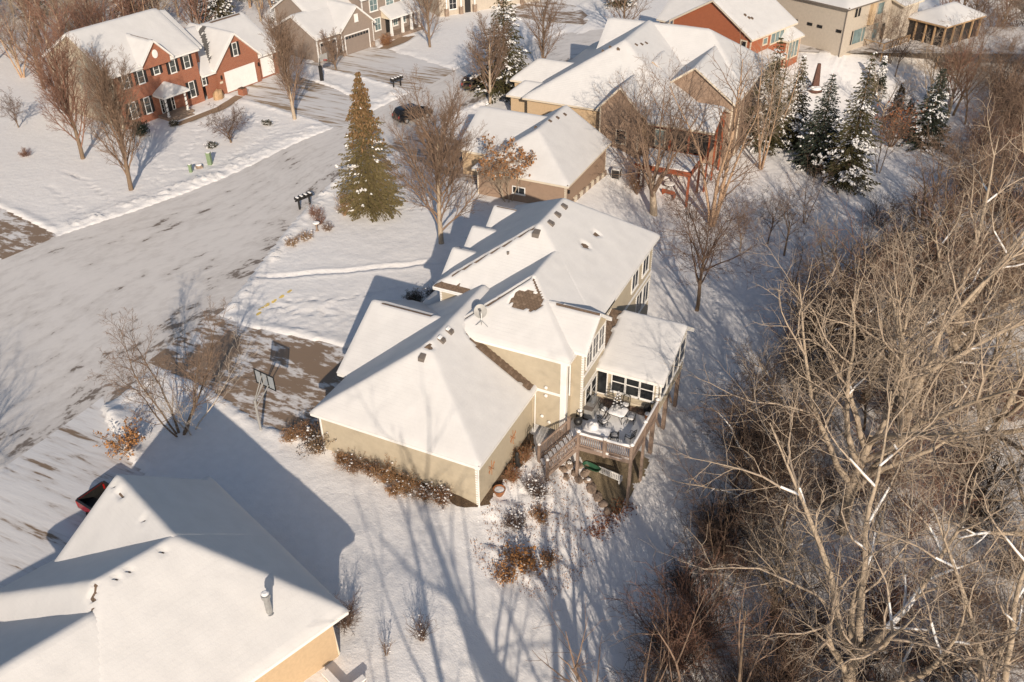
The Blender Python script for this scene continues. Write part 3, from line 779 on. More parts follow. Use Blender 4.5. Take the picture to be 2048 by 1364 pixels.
# ---- red brick house across the street
RH = thing('house', 'two storey red brick house with black shutters and white columned portico across the street', 'house', (-61.74, 47.13, 0), R(-9))
wing(RH, -12.8, .4, -11.5, .55, 6.3, {'x0': .56, 'x1': .56}, zb=-.2, wallm=BRICK, course=None, cell=.35, walls=('x1', 'y1', 'x0'), corners=False, T=.16)
b = MB(); lap(b, [(-12.4, -.2), (0, -.2), (0, 6.3), (-6.2, 9.8), (-12.4, 6.3)], (0, -11.13), (1, 0), (0, -1), .2); b.build('wall', SIDING_B, RH)
wing(RH, -12.4, -.95, -4, 1.95, 5.98, {'x0': .62, 'x1': .62}, zb=2.6, wallm=BRICK, course=None, cell=.35, walls=('x1', 'y1'), corners=False, T=.14)
wing(RH, -6, .82, -7.75, -3.4, 6.6, {'y0': 1.06, 'y1': 1.06}, zb=5.95, ov=.32, wallm=BRICK, course=None, cell=.25, walls=('x1',), corners=False, T=.14, bare=lambda x, y, n: (y > -5.62) & (y < -5.35) & (x > -3) & (x < .2))
wing(RH, -12.5, .3, .3, 13.1, 3.05, {'x0': .58, 'x1': .58}, zb=-.2, wallm=BRICK, course=None, cell=.3, walls=('x1', 'y1'), corners=False, T=.15, bare=lambda x, y, n: (np.abs(x+5.9) < .1+.12*n) & (y > 7.5) & (y < 12.8))
wing(RH, -7.5, .78, 1.95, 9.45, 3.35, {'y0': .96, 'y1': .96}, zb=-.2, ov=.38, wallm=BRICK, course=None, cell=.2, walls=('x1',), corners=False, T=.14,
     bare=lambda x, y, n: ((y-1.9-(.59*(.3-x)-.3)/.96 > .1-.3*n) & (y-1.9-(.59*(.3-x)-.3)/.96 < 1.25+1.0*n-np.abs(x+2.7)*.35) & (x < -.7) & (x > -5.2)) | ((np.hypot(x+4.6, y-5.2) < .55+.5*n)), roofm=SHINGG)
fo, fd, fn = (.025, 0), (0, 1), (1, 0)
for (a, c, z0, z1) in ((-10.05, -9.35, 4.5, 5.85), (-8.05, -7.35, 4.5, 5.85), (-5.85, -5.2, 4.95, 5.85), (-3.65, -2.95, 4.5, 5.85), (-1.62, -.92, 4.5, 5.85), (-10.0, -9.3, 1.0, 2.75), (-8.05, -7.4, 1.0, 2.75), (-1.65, -1.0, 1.0, 2.75)):
    window(RH, fo, fd, fn, a, c, z0, z1, 1, 2, fr=.075, mun=.03, shut=.36, glass=GLASSW)
window(RH, (.41, 0), fd, fn, 5.4, 5.98, 4.2, 5.65, 1, 2, fr=.08, mun=.03, shut=.34, glass=GLASSW)
window(RH, (-.05, 0), fd, fn, .38, .85, 1.85, 2.95, 1, 2, fr=.07, mun=.03, shut=.25, glass=GLASSW)
b = MB(); b.lathe([(.36, 0), (.36, .06), (.2, .08)], 16); o = b.build('oval_vent', WHITE, RH); o.location = (.51, -5.55, 7.3); o.rotation_euler = (0, PI/2, 0); o.scale = (1.35, 1, 1)
panel_door(RH, (.42, 0), fd, fn, 3.55, 8.15, 2.5, DOORW, WHITE, .12, 5, 8)
panel_door(RH, (-.05, 0), fd, fn, 9.85, 11.65, 2.45, DOORW, WHITE, .2, 5, 4)
for (y, x) in ((2.86, .42), (8.9, .42), (12.0, -.04)):
    b = MB(); b.box(x, x+.14, y-.08, y+.08, 1.95, 2.3); b.lathe([(.06, 0), (.12, .07), (.03, .16)], 6, (x+.1, y), 2.3); b.build('wall_lantern', BLACK, RH)
b = MB(); b.box(.42, .44, 2.55, 3.0, 1.45, 1.7); b.build('house_number_plate', CREAMT, RH)
# portico
wing(RH, -.2, 1.95, -6.75, -3.05, 2.8, {'x1': .55, 'y0': .55, 'y1': .55}, zb=2.5, ov=.25, wallm=WHITE, course=None, cell=.2, walls=('x1', 'y0', 'y1'), corners=False, T=.1)
for y in (-6.25, -3.5):
    b = MB(); b.lathe([(.2, 0), (.2, .1), (.14, .14), (.12, 2.3), (.18, 2.36), (.18, 2.5)], 12, (1.45, y), .3); c_ = b.build('portico_column', WHITE, RH)
    b = MB(); b.tube([(1.45+.155*math.cos(t*.55), y+.155*math.sin(t*.55), .45+t*.046) for t in range(46)], .04, 5); b.build('garland', DARK, c_)
b = MB(); b.box(.0, 2.0, -6.7, -3.05, -.1, .3); b.build('portico_floor', STONE, RH)
for k_ in range(2):
    b = MB(); b.box(2.0+.32*k_, 2.32+.32*k_, -6.1, -3.6, -.1, .2-.12*k_); b.build('portico_step', STONE, RH)
b = MB(); b.obox(fo, fd, fn, -5.6, -4.6, .0, .05, .3, 2.4); dr_ = b.build('front_door', DARK, RH)
for a in (-6.0, -4.5):
    window(RH, fo, fd, fn, a, a+.3, .4, 2.35, 1, 4, fr=.06, mun=.02, sill=False)

# ---- grey brown house beyond it
GH = thing('house', 'grey brown two storey house with porch columns and double garage at the top', 'house', (-54.86, 73.69, 0), R(-13))
wing(GH, -8, .4, -5.45, 1.25, 3.35, {'y0': .84, 'y1': .84}, zb=-.2, ov=.36, wallm=SIDING_G, course=.2, cell=.3, walls=('x1', 'y1'), T=.15)
wing(GH, -9.4, -.1, -9.4, -3, 3.28, {'x0': .5, 'x1': .5}, zb=-.2, ov=.36, wallm=SIDING_G, course=.2, cell=.3, walls=('x1', 'y0'), T=.15)
wing(GH, -11, -1.42, .5, 11.6, 6.1, {'x0': .6, 'x1': .6}, zb=-.2, ov=.38, wallm=SIDING_G, course=.2, cell=.35, walls=('x1', 'y0', 'y1'), T=.15)
wing(GH, -12, -3.5, -7, 2, 4.9, {'x0': .6, 'x1': .6}, zb=2.5, ov=.38, wallm=SIDING_G, course=.2, cell=.35, walls=('x1', 'y0'), T=.15)
wing(GH, -2.0, .3, 4.2, 11.1, 3.05, {'x1': .55}, zb=2.75, ov=.2, wallm=CREAMT, course=None, cell=.25, walls=('x1', 'y0', 'y1'), corners=False, T=.13)
panel_door(GH, (.04, 0), fd, fn, -4.45, -.05, 2.5, DOORG, WHITE, 0, 4, 8, 1)
panel_door(GH, (-.46, 0), fd, fn, -8.5, -5.75, 2.45, DOORG, WHITE, .1, 4, 5, 1)
window(GH, (.04, 0), fd, fn, -2.35, -1.85, 4.1, 4.95, 1, 1, glass=WHITE)
for (a, c, z0, z1) in ((2.35, 3.75, 4.1, 5.6), (5.55, 7.0, 3.95, 5.4), (8.6, 9.8, 4.0, 5.4), (3.0, 4.05, 1.3, 2.9), (6.7, 7.5, 1.2, 2.5), (8.3, 9.2, 1.2, 2.5)):
    window(GH, (-1.8, 0), fd, fn, a, c, z0, z1, 2, 2, fr=.12, glass=GLASSG)
b = MB(); b.obox((-1.79, 0), fd, fn, 5.1, 5.9, 0, .05, .5, 2.55); b.build('front_door', DARK, GH)
b = MB(); b.box(-1.85, .15, 4.3, 10.9, -.2, .5); b.build('porch_floor', STONE, GH)
for y in (4.5, 6.75, 8.6, 10.3):
    b = MB(); b.add([(-.17, y-.17, .5), (.17, y-.17, .5), (.17, y+.17, .5), (-.17, y+.17, .5), (-.11, y-.11, 2.78), (.11, y-.11, 2.78), (.11, y+.11, 2.78), (-.11, y+.11, 2.78)], [(3,2,1,0),(4,5,6,7),(0,1,5,4),(1,2,6,5),(2,3,7,6),(3,0,4,7)])
    b.build('porch_column', WHITE, GH)
for (y, x) in ((.55, .06), (-4.95, .06)):
    b = MB(); b.box(x, x+.2, y-.3, y+.3, 0, .7); b.build('stone_base', STONE, GH)

# ---- tan stone house at the very top
TH = thing('house', 'tan house with stone piers whose foot shows at the top edge', 'house', (-49.5, 96.5, 0), R(-35))
wing(TH, -9, .4, -7, 12, 3.2, {'x0': .5, 'x1': .5, 'y0': .5, 'y1': .5}, zb=-.2, ov=.4, wallm=STUCCO_C, course=None, cell=.5, corners=False)
for y in (-5.5, -3.0, -.6, 4.0, 8.0):
    b = MB(); b.box(.05, .5, y-.3, y+.3, -.1, 1.1); p_ = b.build('stone_pier', STONE, TH)
    b = MB(); b.box(.17, .37, y-.1, y+.1, 1.1, 2.9); b.build('pier_column', WHITE, p_)
window(TH, (0, 0), fd, fn, -4.9, -3.7, .9, 2.5, 2, 2); window(TH, (0, 0), fd, fn, 5.0, 6.6, .9, 2.5, 2, 2)
b = MB(); b.obox((0, 0), fd, fn, -2.2, -1.2, 0, .05, 0, 2.3); b.build('front_door', DARK, TH)

# ---- taupe house next door (right of the street, above the tan house)
NH = thing('house', 'taupe brown house with garage wing, screened porch and red deck behind the tan house', 'house', (0, 0, 0))
wing(NH, -19.6, -9.6, 37.4, 48.8, 2.75, {'x0': .62, 'x1': .62, 'y0': .76}, zb=-2.4, ov=.4, wallm=SIDING2, course=.18, trim=CREAMT, cell=.25, walls=('x0', 'x1', 'y0', 'y1'))
wing(NH, -23.2, -15, 41.0, 51.8, 2.72, {'y0': .47, 'y1': .47}, zb=-.2, ov=.4, wallm=STUCCO, course=None, trim=CREAMT, cell=.3, walls=('x0', 'y0', 'y1'), corners=False)
wing(NH, -22.4, -3.6, 55.0, 76, 3.5, {'x0': .6, 'x1': .6, 'y0': .92, 'y1': .9}, zb=-2.8, ov=.4, wallm=STUCCO, course=None, trim=CREAMT, cell=.35, corners=False)
wing(NH, -26.5, -14, 60.4, 66.0, 3.3, {'y0': .7, 'y1': .7, 'x0': .8}, zb=-.2, ov=.4, wallm=STUCCO, course=None, trim=CREAMT, cell=.3, corners=False)
wing(NH, -25.2, -14, 56.6, 60.2, 2.9, {'y0': .7, 'y1': .7, 'x0': .8}, zb=-.2, ov=.4, wallm=STUCCO, course=None, trim=CREAMT, cell=.3, corners=False)
wing(NH, -13.2, -8.2, 53.9, 64, 4.0, {'x0': 1.05, 'x1': 1.05}, zb=-3, ov=.3, wallm=SIDING2, course=.18, trim=CREAMT, cell=.3, walls=('x0', 'x1', 'y0'), T=.14)
wing(NH, -9.4, .2, 60.0, 73, 4.2, {'x0': .72, 'x1': .72, 'y1': .72}, zb=-3, ov=.4, wallm=SIDING2, course=.18, trim=CREAMT, cell=.3, walls=('x0', 'x1', 'y0'))
wing(NH, -18, .3, 63.5, 76, 4.3, {'y0': .74, 'y1': .74, 'x1': .74}, zb=-3, ov=.4, wallm=SIDING2, course=.18, trim=CREAMT, cell=.35, walls=('x1', 'y0'))
wing(NH, -10.6, -8.6, 61.0, 65, 6.6, {'x0': .8, 'x1': .8}, zb=6.2, ov=.2, wallm=TANW, course=None, trim=TANW, cell=.25, walls=('y0',), corners=False)
# screened porch on red posts
wing(NH, -7.6, -.4, 53.7, 60.3, 3.4, {'y0': .46, 'y1': .46}, zb=2.9, ov=.4, wallm=REDW, course=None, trim=CREAMT, cell=.25, walls=('x1', 'y0', 'y1'), corners=False, T=.18)
b = MB(); b.box(-7.2, -.95, 54.3, 59.9, .6, 2.9); b.build('porch_screen', BLACK, NH)
for (x, y) in ((-.85, 54.1), (-.85, 57), (-.85, 59.9), (-3, 54.1), (-5, 54.1)):
    b = MB(); b.box(x-.09, x+.09, y-.09, y+.09, gz(x, y)-.2 if x > -1 else .6, 2.92); b.build('porch_post', REDW, NH)
window(NH, (0, 54.25), (1, 0), (0, -1), -6.6, -5.6, .9, 2.6, 1, 1, trim=CREAMT, glass=GLASSG)
b = MB(); b.box(-7.2, -1.4, 49.7, 60, .28, .5); b.box(-7.25, -1.35, 49.62, 49.75, .05, .52); b.box(-1.42, -1.3, 49.7, 60, .05, .52); b.build('deck_frame', REDW, NH)
b = MB(); b.box(-7.1, -1.5, 49.85, 53.9, .5, .62); b.build('deck_snow', SNOWT, NH)
for (x, y) in ((-1.5, 49.8), (-1.45, 53.6), (-6.8, 49.9)):
    b = MB(); b.box(x-.11, x+.11, y-.11, y+.11, gz(x, y)-.2, .3); b.build('deck_post', REDW, NH)
for (x, y) in ((-15.2, 42.7), (-14.4, 44.2), (-14.2, 45.6), (-14.0, 47.0)):
    z = min(2.75+.62*(x+19.6), 2.75+.62*(-9.6-x), 2.75+.76*(y-37.4)); roof_vent(NH, x, y, z+.02, 1, m=SHING, size=.34)
for (x, y) in ((-13.3, 60.3), (-11.9, 62), (-11.6, 63), (-11.4, 64), (-15, 60.2), (-14.3, 60.5)):
    z = min(3.5+.6*(x+22.4), 3.5+.6*(-3.6-x), 3.5+.92*(y-55)); roof_vent(NH, x, y, z+.02, 1, m=SHING, size=.36)
window(NH, (0, 37.79), (1, 0), (0, -1), -15.4, -14.2, .9, 1.5, 2, 1, trim=WHITE)
window(NH, (0, 54.19), (1, 0), (0, -1), -10.9, -9.9, .5, 1.9, 1, 1, trim=CREAMT)
b = MB(); b.tube([(-9.95, 37.75, 2.5), (-9.93, 37.73, -.2)], .05, 6); b.build('downspout', CREAMT, NH)
b = MB(); b.box(-10.02, -9.8, 38.2, 38.4, 1.6, 1.9); b.build('wall_lantern', BLACK, NH)
for k_ in range(14):      # stone footing course along the garage wall
    y = 38.2+k_*.74; b = MB(); b.box(-10.0, -9.82, y+.02, y+.70, tz(-9.8, y)-.2, tz(-9.8, y)+.42+.08*((k_*7) % 3)); b.build('stone', STONE if k_ % 2 else CREAMT, NH)

# ---- rust red house
XR = thing('house', 'rust red sided two storey house with cream trim at upper right', 'house', (-3.6, 82.5, 0), R(-20))
wing(XR, -12.4, .5, -.42, 10.3, 4.72, {'x0': .575, 'x1': .575}, zb=-3, ov=.38, wallm=SIDING_R, course=.2, trim=CREAMT, cell=.35)
wing(XR, -15.2, -7, .5, 7.5, 4.2, {'y0': .75, 'y1': .75}, zb=-.4, ov=.36, wallm=SIDING_R, course=.2, trim=CREAMT, cell=.35, walls=('x0', 'y0', 'y1'))
wing(XR, -1.5, 1.45, 6.9, 10.9, 3.15, {'y0': .9, 'y1': .9, 'x1': .9}, zb=-3, ov=.34, wallm=SIDING_R, course=.2, trim=CREAMT, cell=.25)
wing(XR, -1.5, 2.0, .6, 5.7, 1.6, {'x1': .45, 'y0': .6, 'y1': .6}, zb=-3, ov=.34, wallm=SIDING_R, course=.2, trim=CREAMT, cell=.25)
for (a, c, z0, z1, k_) in ((2.8, 3.65, 3.4, 4.1, 1), (4.6, 7.6, 3.1, 4.5, 3)): window(XR, (.14, 0), fd, fn, a, c, z0, z1, k_, 1, trim=CREAMT, mun=.12, glass=GLASSG, fr=.12)
window(XR, (1.13, 0), fd, fn, 7.7, 10.0, .7, 2.7, 3, 1, trim=CREAMT, mun=.12, glass=GLASSG, fr=.12)
window(XR, (1.68, 0), fd, fn, 1.6, 4.8, -.6, 1.1, 3, 1, trim=CREAMT, mun=.12, fr=.12)
window(XR, (0, -.03), (1, 0), (0, -1), -1.25, -.55, 3.5, 4.2, 1, 1, trim=CREAMT, fr=.16)
for (x, y) in ((-2.1, 2.4), (-1.9, 2.8), (-2.6, 2.2)): roof_vent(XR, x, y, 4.72+.575*(.5-x)+.1, 1, m=SHING, size=.3)

# ---- cream house with dark slot windows
KH = thing('house', 'tall cream stucco house with small slot windows and rear deck at top right', 'house', (5.9, 96.3, 0), R(-25))
wing(KH, -12, .5, -.5, 13, 6.1, {'x0': .5, 'x1': .5, 'y0': .5, 'y1': .5}, zb=-4.5, ov=.5, wallm=STUCCO_C, course=None, trim=VENTM, cell=.4, corners=False)
wing(KH, -4, 2.2, 10.5, 15.5, 4.9, {'x1': .3}, zb=-4.5, ov=.4, wallm=STUCCO_C, course=None, trim=CREAMT, cell=.4, corners=False)
for s in (-8.1, -5.7, -4.1, -1.1): window(KH, (0, 0), (1, 0), (0, -1), s, s+.7, 2.75, 3.05, 1, 1, fr=.04, trim=DARK, sill=False)
for (a, c, z0, z1, gl) in ((1.75, 2.35, 4.5, 5.75, GLASS), (2.5, 3.1, 4.5, 5.75, GLASS), (1.9, 2.3, .8, 2.7, GLASS), (2.4, 4.4, .8, 2.7, GLASSG), (4.55, 5.2, .8, 2.7, GLASSG), (1.5, 2.4, -2.6, -1.4, GLASS), (3.9, 4.9, -3, -1.2, GLASSG), (7.2, 8.4, .6, 2.7, GLASSG), (7.4, 8.8, 3.9, 5.4, GLASSG), (9.3, 10.2, .2, 2.3, GLASS)):
    window(KH, (0, 0), fd, fn, a, c, z0, z1, 1, 1, fr=.06, trim=STUCCO_C, glass=gl, sill=False)
b = MB(); b.box(.005, .45, 5.4, 6.3, 2.9, 5.85); b.build('chimney_chase', STUCCO, KH)
b = MB(); b.tube([(-.02, -.06, 5.9), (-.02, -.06, -2)], .06, 6); b.build('downspout', VENTM, KH)
b = MB(); b.box(.1, 3.2, 5.4, 12, -.25, -.05); b.build('deck_frame', TANW, KH)
b = MB(); b.box(.2, 3.1, 5.6, 11.9, -.05, .07); b.build('deck_snow', SNOWT, KH)
for y in (5.45, 7.6, 9.8, 11.9):
    b = MB(); b.box(3.05, 3.2, y-.07, y+.07, gz(8.9, 98)-1, .95); b.build('deck_post', TANW, KH)
b = MB(); b.bar((3.12, 5.4, .95), (3.12, 12, .95), .1); b.bar((.1, 5.45, .95), (3.12, 5.45, .95), .1); b.bar((3.12, 5.4, .1), (3.12, 12, .1), .07)
for k_ in range(30): b.bar((3.12, 5.5+k_*.22, .1), (3.12, 5.5+k_*.22, .95), .04)
for k_ in range(13): b.bar((.2+k_*.22, 5.45, .0), (.2+k_*.22, 5.45, .95), .04)
b.build('deck_railing', TANW, KH)
# ---- open porch pavilion beyond
PV = thing('pavilion', 'tan posted porch pavilion with snowy hip roof in the trees at top right', 'pavilion', (18.1, 104.9, 0), R(-29))
wing(PV, -6.2, .4, -.4, 9.0, 2.9, {'x0': .5, 'x1': .5, 'y0': .5, 'y1': .5}, zb=2.5, ov=.35, wallm=TANW, course=None, trim=TANW, cell=.4, corners=False)
for y in (0, 2.2, 4.4, 6.6, 8.6):
    for x in (0, -5.8):
        b = MB(); b.box(x-.1, x+.1, y-.1, y+.1, -4.5, 2.55); b.build('post', TANW, PV)
for x in (-1.5, -2.9, -4.4):
    b = MB(); b.box(x-.1, x+.1, -.1, .1, -1, 2.55); b.build('post', TANW, PV)
b = MB(); b.box(-5.9, .15, -.15, 8.8, -1.0, -.75); b.build('floor', TANW, PV)
b = MB(); b.box(-5.6, -.15, .15, 8.5, -.75, 2.5); b.build('screen', DARK, PV)
b = MB(); 
for k_ in range(8): b.box(.15+k_*.28, .43+k_*.28, 1, 2.3, -1.1-k_*.24, -.85-k_*.24)
b.build('steps', TANW, PV)
# ---- house beyond the left edge, its shadow falls into the picture
LH = thing('house', 'beige house beyond the left edge of the photo casting the shadow on the lawn', 'house', (-67, 8, 0), R(-4))
wing(LH, -13, .4, -6, 7.5, 5.9, {'x0': .55, 'x1': .55}, zb=-.2, wallm=SIDING_B, course=.3, cell=.5)

# ------------------------------------------------------------------ deck behind the tan house
DK = thing('deck', 'raised wooden deck with snow topped railing and stairs behind the tan house', 'deck')
DZ = .75
DP = [(2.42, 8.6), (2.75, 7.78), (3.82, 6.75), (7.25, 6.92), (7.3, 11.9), (2.85, 11.9)]
pk = {}
x = 2.5
while x < 7.25:
    P = clip2(clip2(DP, 1, 0, -x), -1, 0, x+.185)
    x += .2
    if len(P) < 3: continue
    b = MB(); n_ = len(P)
    b.add([(p[0], p[1], DZ) for p in P] + [(p[0], p[1], DZ-.04) for p in P], [tuple(range(n_)), tuple(range(2*n_-1, n_-1, -1))] + [(i, i+n_, (i+1) % n_+n_, (i+1) % n_) for i in range(n_)])
    b.build('plank', DECKW, DK)
b = MB()
for p, q in zip(DP[1:4], DP[2:5]): b.bar((p[0], p[1], DZ-.2), (q[0], q[1], DZ-.2), .06, .28)
b.bar((2.8, 9.2, DZ-.2), (7.2, 9.2, DZ-.2), .08, .2); b.build('rim_joist', DECKL, DK)
posts = [(3.82, 6.75, 1.1), (5.55, 6.82, 1.05), (7.25, 6.92, 1.1), (7.28, 9.4, 1.05), (7.3, 11.8, 1.1), (2.75, 7.78, 1.12)]
for i, (x, y, h) in enumerate(posts):
    b = MB(); s = .085
    zb_ = gz(x, y)-.3 if i not in (1, 4) else DZ-.35
    b.box(x-s, x+s, y-s, y+s, zb_, DZ+h); p_ = b.build('post', DECKL, DK)
    b = MB(); b.box(x-s-.03, x+s+.03, y-s-.03, y+s+.03, DZ+h, DZ+h+.05); b.build('post_cap', DECKL, p_)
    if i < 5:
        b = MB(); b.lathe([(s+.05, 0), (s+.07, .05), (s, .13), (.02, .16)], 8, (x, y), DZ+h+.05); b.build('cap_snow', SNOWT, p_, smooth=True)
bal = MB(); bal.box(-.018, .018, -.018, .018, 0, .82); balm = bal.mesh('baluster', DECKL)
def rail(p, q, drop=0, snowy=True, z0=DZ, z1=DZ):
    pv, qv = Vector((p[0], p[1], z0)), Vector((q[0], q[1], z1)); L = (qv-pv).length
    up = Vector((0, 0, 1))
    b = MB(); b.bar(pv+up*.98, qv+up*.98, .09, .05); b.bar(pv+up*.9, qv+up*.9, .04, .09); b.bar(pv+up*.12, qv+up*.12, .04, .09); b.build('rail', DECKL, DK)
    n_ = int(L/.125)
    for i in range(1, n_): link('baluster', balm, DK, pv.lerp(qv, i/n_)+up*.1)
    if snowy:
        b = MB(); k_ = 16; V = []
        for i in range(k_+1):
            t = i/k_; c = pv.lerp(qv, t)+up*(1.0); d = (qv-pv).normalized(); a = Vector((-d.y, d.x, 0)).normalized()
            hh = .10+.05*vnoise(c.x*3, c.y*3, 1, 4)+.02*math.sin(t*9)
            for s, h in ((-.07, 0), (-.085, .05), (-.03, hh), (.04, hh), (.085, .05), (.07, 0)): V.append(tuple(c+a*s+up*h))
        F = [(i*6+j, i*6+j+1, (i+1)*6+j+1, (i+1)*6+j) for i in range(k_) for j in range(5)] + [(0, 1, 2, 3, 4, 5), tuple(range(k_*6+5, k_*6-1, -1))]
        b.add(V, F); b.build('rail_snow', SNOWT, DK, smooth=True)
rail(posts[0], posts[1]); rail(posts[1], posts[2]); rail(posts[2], posts[3]); rail(posts[3], posts[4])
# stairs
L0, L1 = Vector((2.75, 7.78, DZ)), Vector((1.47, 6.03, -.62)); R0, R1 = Vector((3.82, 6.75, DZ)), Vector((2.52, 4.95, -.62))
NS = 8
for i in range(NS):
    t0, t1 = i/NS, (i+1)/NS; z = DZ-(i+1)*(DZ+.62)/NS
    a0, a1, c0, c1 = L0.lerp(L1, t0), L0.lerp(L1, t1), R0.lerp(R1, t0), R0.lerp(R1, t1)
    Q = [a0.lerp(c0, .05), a0.lerp(c0, .95), a1.lerp(c1, .95), a1.lerp(c1, .05)]
    b = MB(); b.add([(p.x, p.y, z-.04) for p in Q]+[(p.x, p.y, z) for p in Q], [(3,2,1,0),(4,5,6,7),(0,1,5,4),(1,2,6,5),(2,3,7,6),(3,0,4,7)]); tr = b.build('tread', DECKW, DK)
    for (u0, u1) in ((.03, .46), (.54, .97)):
        Q2 = [Q[0].lerp(Q[1], u0), Q[0].lerp(Q[1], u1), Q[3].lerp(Q[2], u1).lerp(Q[0].lerp(Q[1], u1), .08), Q[3].lerp(Q[2], u0).lerp(Q[0].lerp(Q[1], u0), .08)]
        c = (Q2[0]+Q2[1]+Q2[2]+Q2[3])/4
        b = MB(); b.add([(p.x, p.y, z+.002) for p in Q2]+[(c.x+(p.x-c.x)*.86, c.y+(p.y-c.y)*.86, z+.09) for p in Q2], [(4,5,6,7),(0,1,5,4),(1,2,6,5),(2,3,7,6),(3,0,4,7)]); b.build('tread_snow', SNOWT, tr)
for (p, q) in ((L0, L1), (R0, R1)):
    b = MB(); b.bar(p+Vector((0, 0, -.2)), q+Vector((0, 0, -.12)), .05, .28); b.build('stringer', DECKL, DK)
    rail(p, q, z0=DZ, z1=-.62+.1, snowy=False)
for p in (L1, R1):
    b = MB(); b.box(p.x-.085, p.x+.085, p.y-.085, p.y+.085, gz(p.x, p.y)-.3, .55); q_ = b.build('post', DECKL, DK)
    b = MB(); b.lathe([(.12, 0), (.13, .05), (.02, .14)], 8, (p.x, p.y), .55); b.build('cap_snow', SNOWT, q_, smooth=True)
# snow on the deck floor, melted back along the wall
gx = np.arange(2.45, 7.26, .09); gy = np.arange(6.8, 11.9, .09); GX, GY = np.meshgrid(gx, gy)
inn = inpoly(DP, GX, GY); edge = pdist(DP, GX, GY)
mel = (GY > 11.35-.5*vnoise(GX, GY, 2.2, 3)+.0*GX) | ((GX < 3.5) & (GY > 9.2) & (GY < 10.9)) | ((GX > 3.4) & (GX < 4.5) & (GY > 9.4+.2*vnoise(GX, GY, 4, 8)) & (GY < 11.3) & (np.mod(GX, .2) < .05))
ZZ = DZ+np.where(inn & (edge > .04), .09+.05*vnoise(GX, GY, 1.6, 11), -.1)*np.where(mel, -.5, 1)
ii = np.arange(ZZ.size).reshape(ZZ.shape); q = np.stack([ii[:-1,:-1].ravel(), ii[:-1,1:].ravel(), ii[1:,1:].ravel(), ii[1:,:-1].ravel()], 1)
q = q[inn.ravel()[q].any(1)]
b = MB(); b.add(np.stack([GX.ravel(), GY.ravel(), ZZ.ravel()], 1), q); b.build('deck_snow', SNOWT, DK, smooth=True)

def smound(name, parent, x, y, z, r, h, n=12, sq=None):
    b = MB(); V = []; F = []
    pr = [(1, 0), (1.02, .35), (.9, .75), (.6, .95), (.02, 1)]
    for (a, c) in pr:
        for k_ in range(n):
            t = 2*PI*k_/n; ca, sa = math.cos(t), math.sin(t)
            if sq: m_ = max(abs(ca), abs(sa)); ca, sa = ca/m_*sq[0], sa/m_*sq[1]
            else: ca *= r; sa *= r
            V.append((x+ca*a, y+sa*a, z+h*c*(1+.15*math.sin(3*t+x))))
    for i in range(4):
        for k_ in range(n): F.append((i*n+k_, i*n+(k_+1) % n, (i+1)*n+(k_+1) % n, (i+1)*n+k_))
    b.add(V, F)
    return b.build(name, SNOWT, parent, smooth=True)
TB = thing('patio_table', 'square patio table under a thick slab of snow on the deck', 'table', (5.2, 10.15, DZ), R(-4))
b = MB(); b.box(-.55, .55, -.5, .5, .68, .73); b.build('tabletop', BLACK, TB)
for sx in (-1, 1):
    for sy in (-1, 1):
        b = MB(); b.tube([(sx*.45, sy*.4, .7), (sx*.38, sy*.34, .35), (sx*.48, sy*.44, .1)], .025, 5); b.build('leg', BLACK, TB)
smound('table_snow', TB, 0, 0, .73, 1, .15, 20, (.56, .51))
WT = thing('wire_tree', 'small black wire spiral Christmas tree dusted with snow standing on the patio table', 'decoration', (5.1, 10.25, DZ+.86))
b = MB(); b.tube([(math.cos(t*.62)*(.34*(1-t/62)+.02), math.sin(t*.62)*(.34*(1-t/62)+.02), .08+t*.0215) for t in range(62)], .028, 5)
for a in range(3): b.tube([(.34*math.cos(a*2.1), .34*math.sin(a*2.1), 0), (0, 0, 1.45)], .014, 4)
b.build('spiral', BLACK, WT)
b = MB()
for t in range(0, 62, 2):
    r_ = .34*(1-t/62)+.02; a = t*.62
    b.lathe([(.05, 0), (.055, .03), (.01, .055)], 6, (math.cos(a)*r_, math.sin(a)*r_), .09+t*.0215)
b.build('snow', SNOWT, WT)
def chair_m():
    t = thing('patio_chair', 'x', 'chair')
    b = MB(); b.box(-.24, .24, -.23, .23, .42, .45); b.build('seat', BLACK, t)
    for sx in (-1, 1):
        b = MB(); b.tube([(sx*.24, .22, .0), (sx*.24, .2, .44), (sx*.25, .3, .98)], .018, 5); b.build('leg', BLACK, t)
        b = MB(); b.tube([(sx*.24, -.24, .0), (sx*.25, -.22, .44), (sx*.27, -.18, .66), (sx*.26, .2, .68)], .018, 5); b.build('leg', BLACK, t)
    b = MB(); b.tube([(-.25, .3, .98), (0, .32, 1.06), (.25, .3, .98)], .02, 5)
    for k_ in range(7): s = -.21+k_*.07; b.tube([(s, .21, .46), (s, .305, 1.0)], .011, 4)
    b.tube([(-.24, .26, .75), (.24, .26, .75)], .013, 4); b.build('backrest', BLACK, t)
    smound('seat_snow', t, 0, -.02, .45, 1, .09, 12, (.22, .2))
    return t
CH = [(4.2, 10.3, 80, 'black metal patio chair tucked at the house side of the table'), (6.1, 10.2, -85, 'black metal patio chair at the railing side of the table'), (4.55, 9.1, 150, 'black metal patio chair left of the table corner nearest the stairs'),
      (5.7, 8.1, 205, 'snow seated metal chair standing behind the middle railing post'), (6.62, 8.5, 250, 'snow seated metal chair in the deck corner nearest the camera'), (5.3, 11.35, 5, 'black metal chair behind the table under the sunroom windows')]
c0 = chair_m()
for i, (x, y, a, lab) in enumerate(CH):
    o = c0 if i == 0 else dup(c0, (0, 0, 0))
    o.location = (x, y, DZ); o.rotation_euler = (0, 0, R(a)); o['label'] = lab; o['group'] = 'metal chairs on the deck'
GR = thing('gas_grill', 'grey covered gas grill against the house wall on the deck', 'grill', (3.45, 10.05, DZ), R(-90))
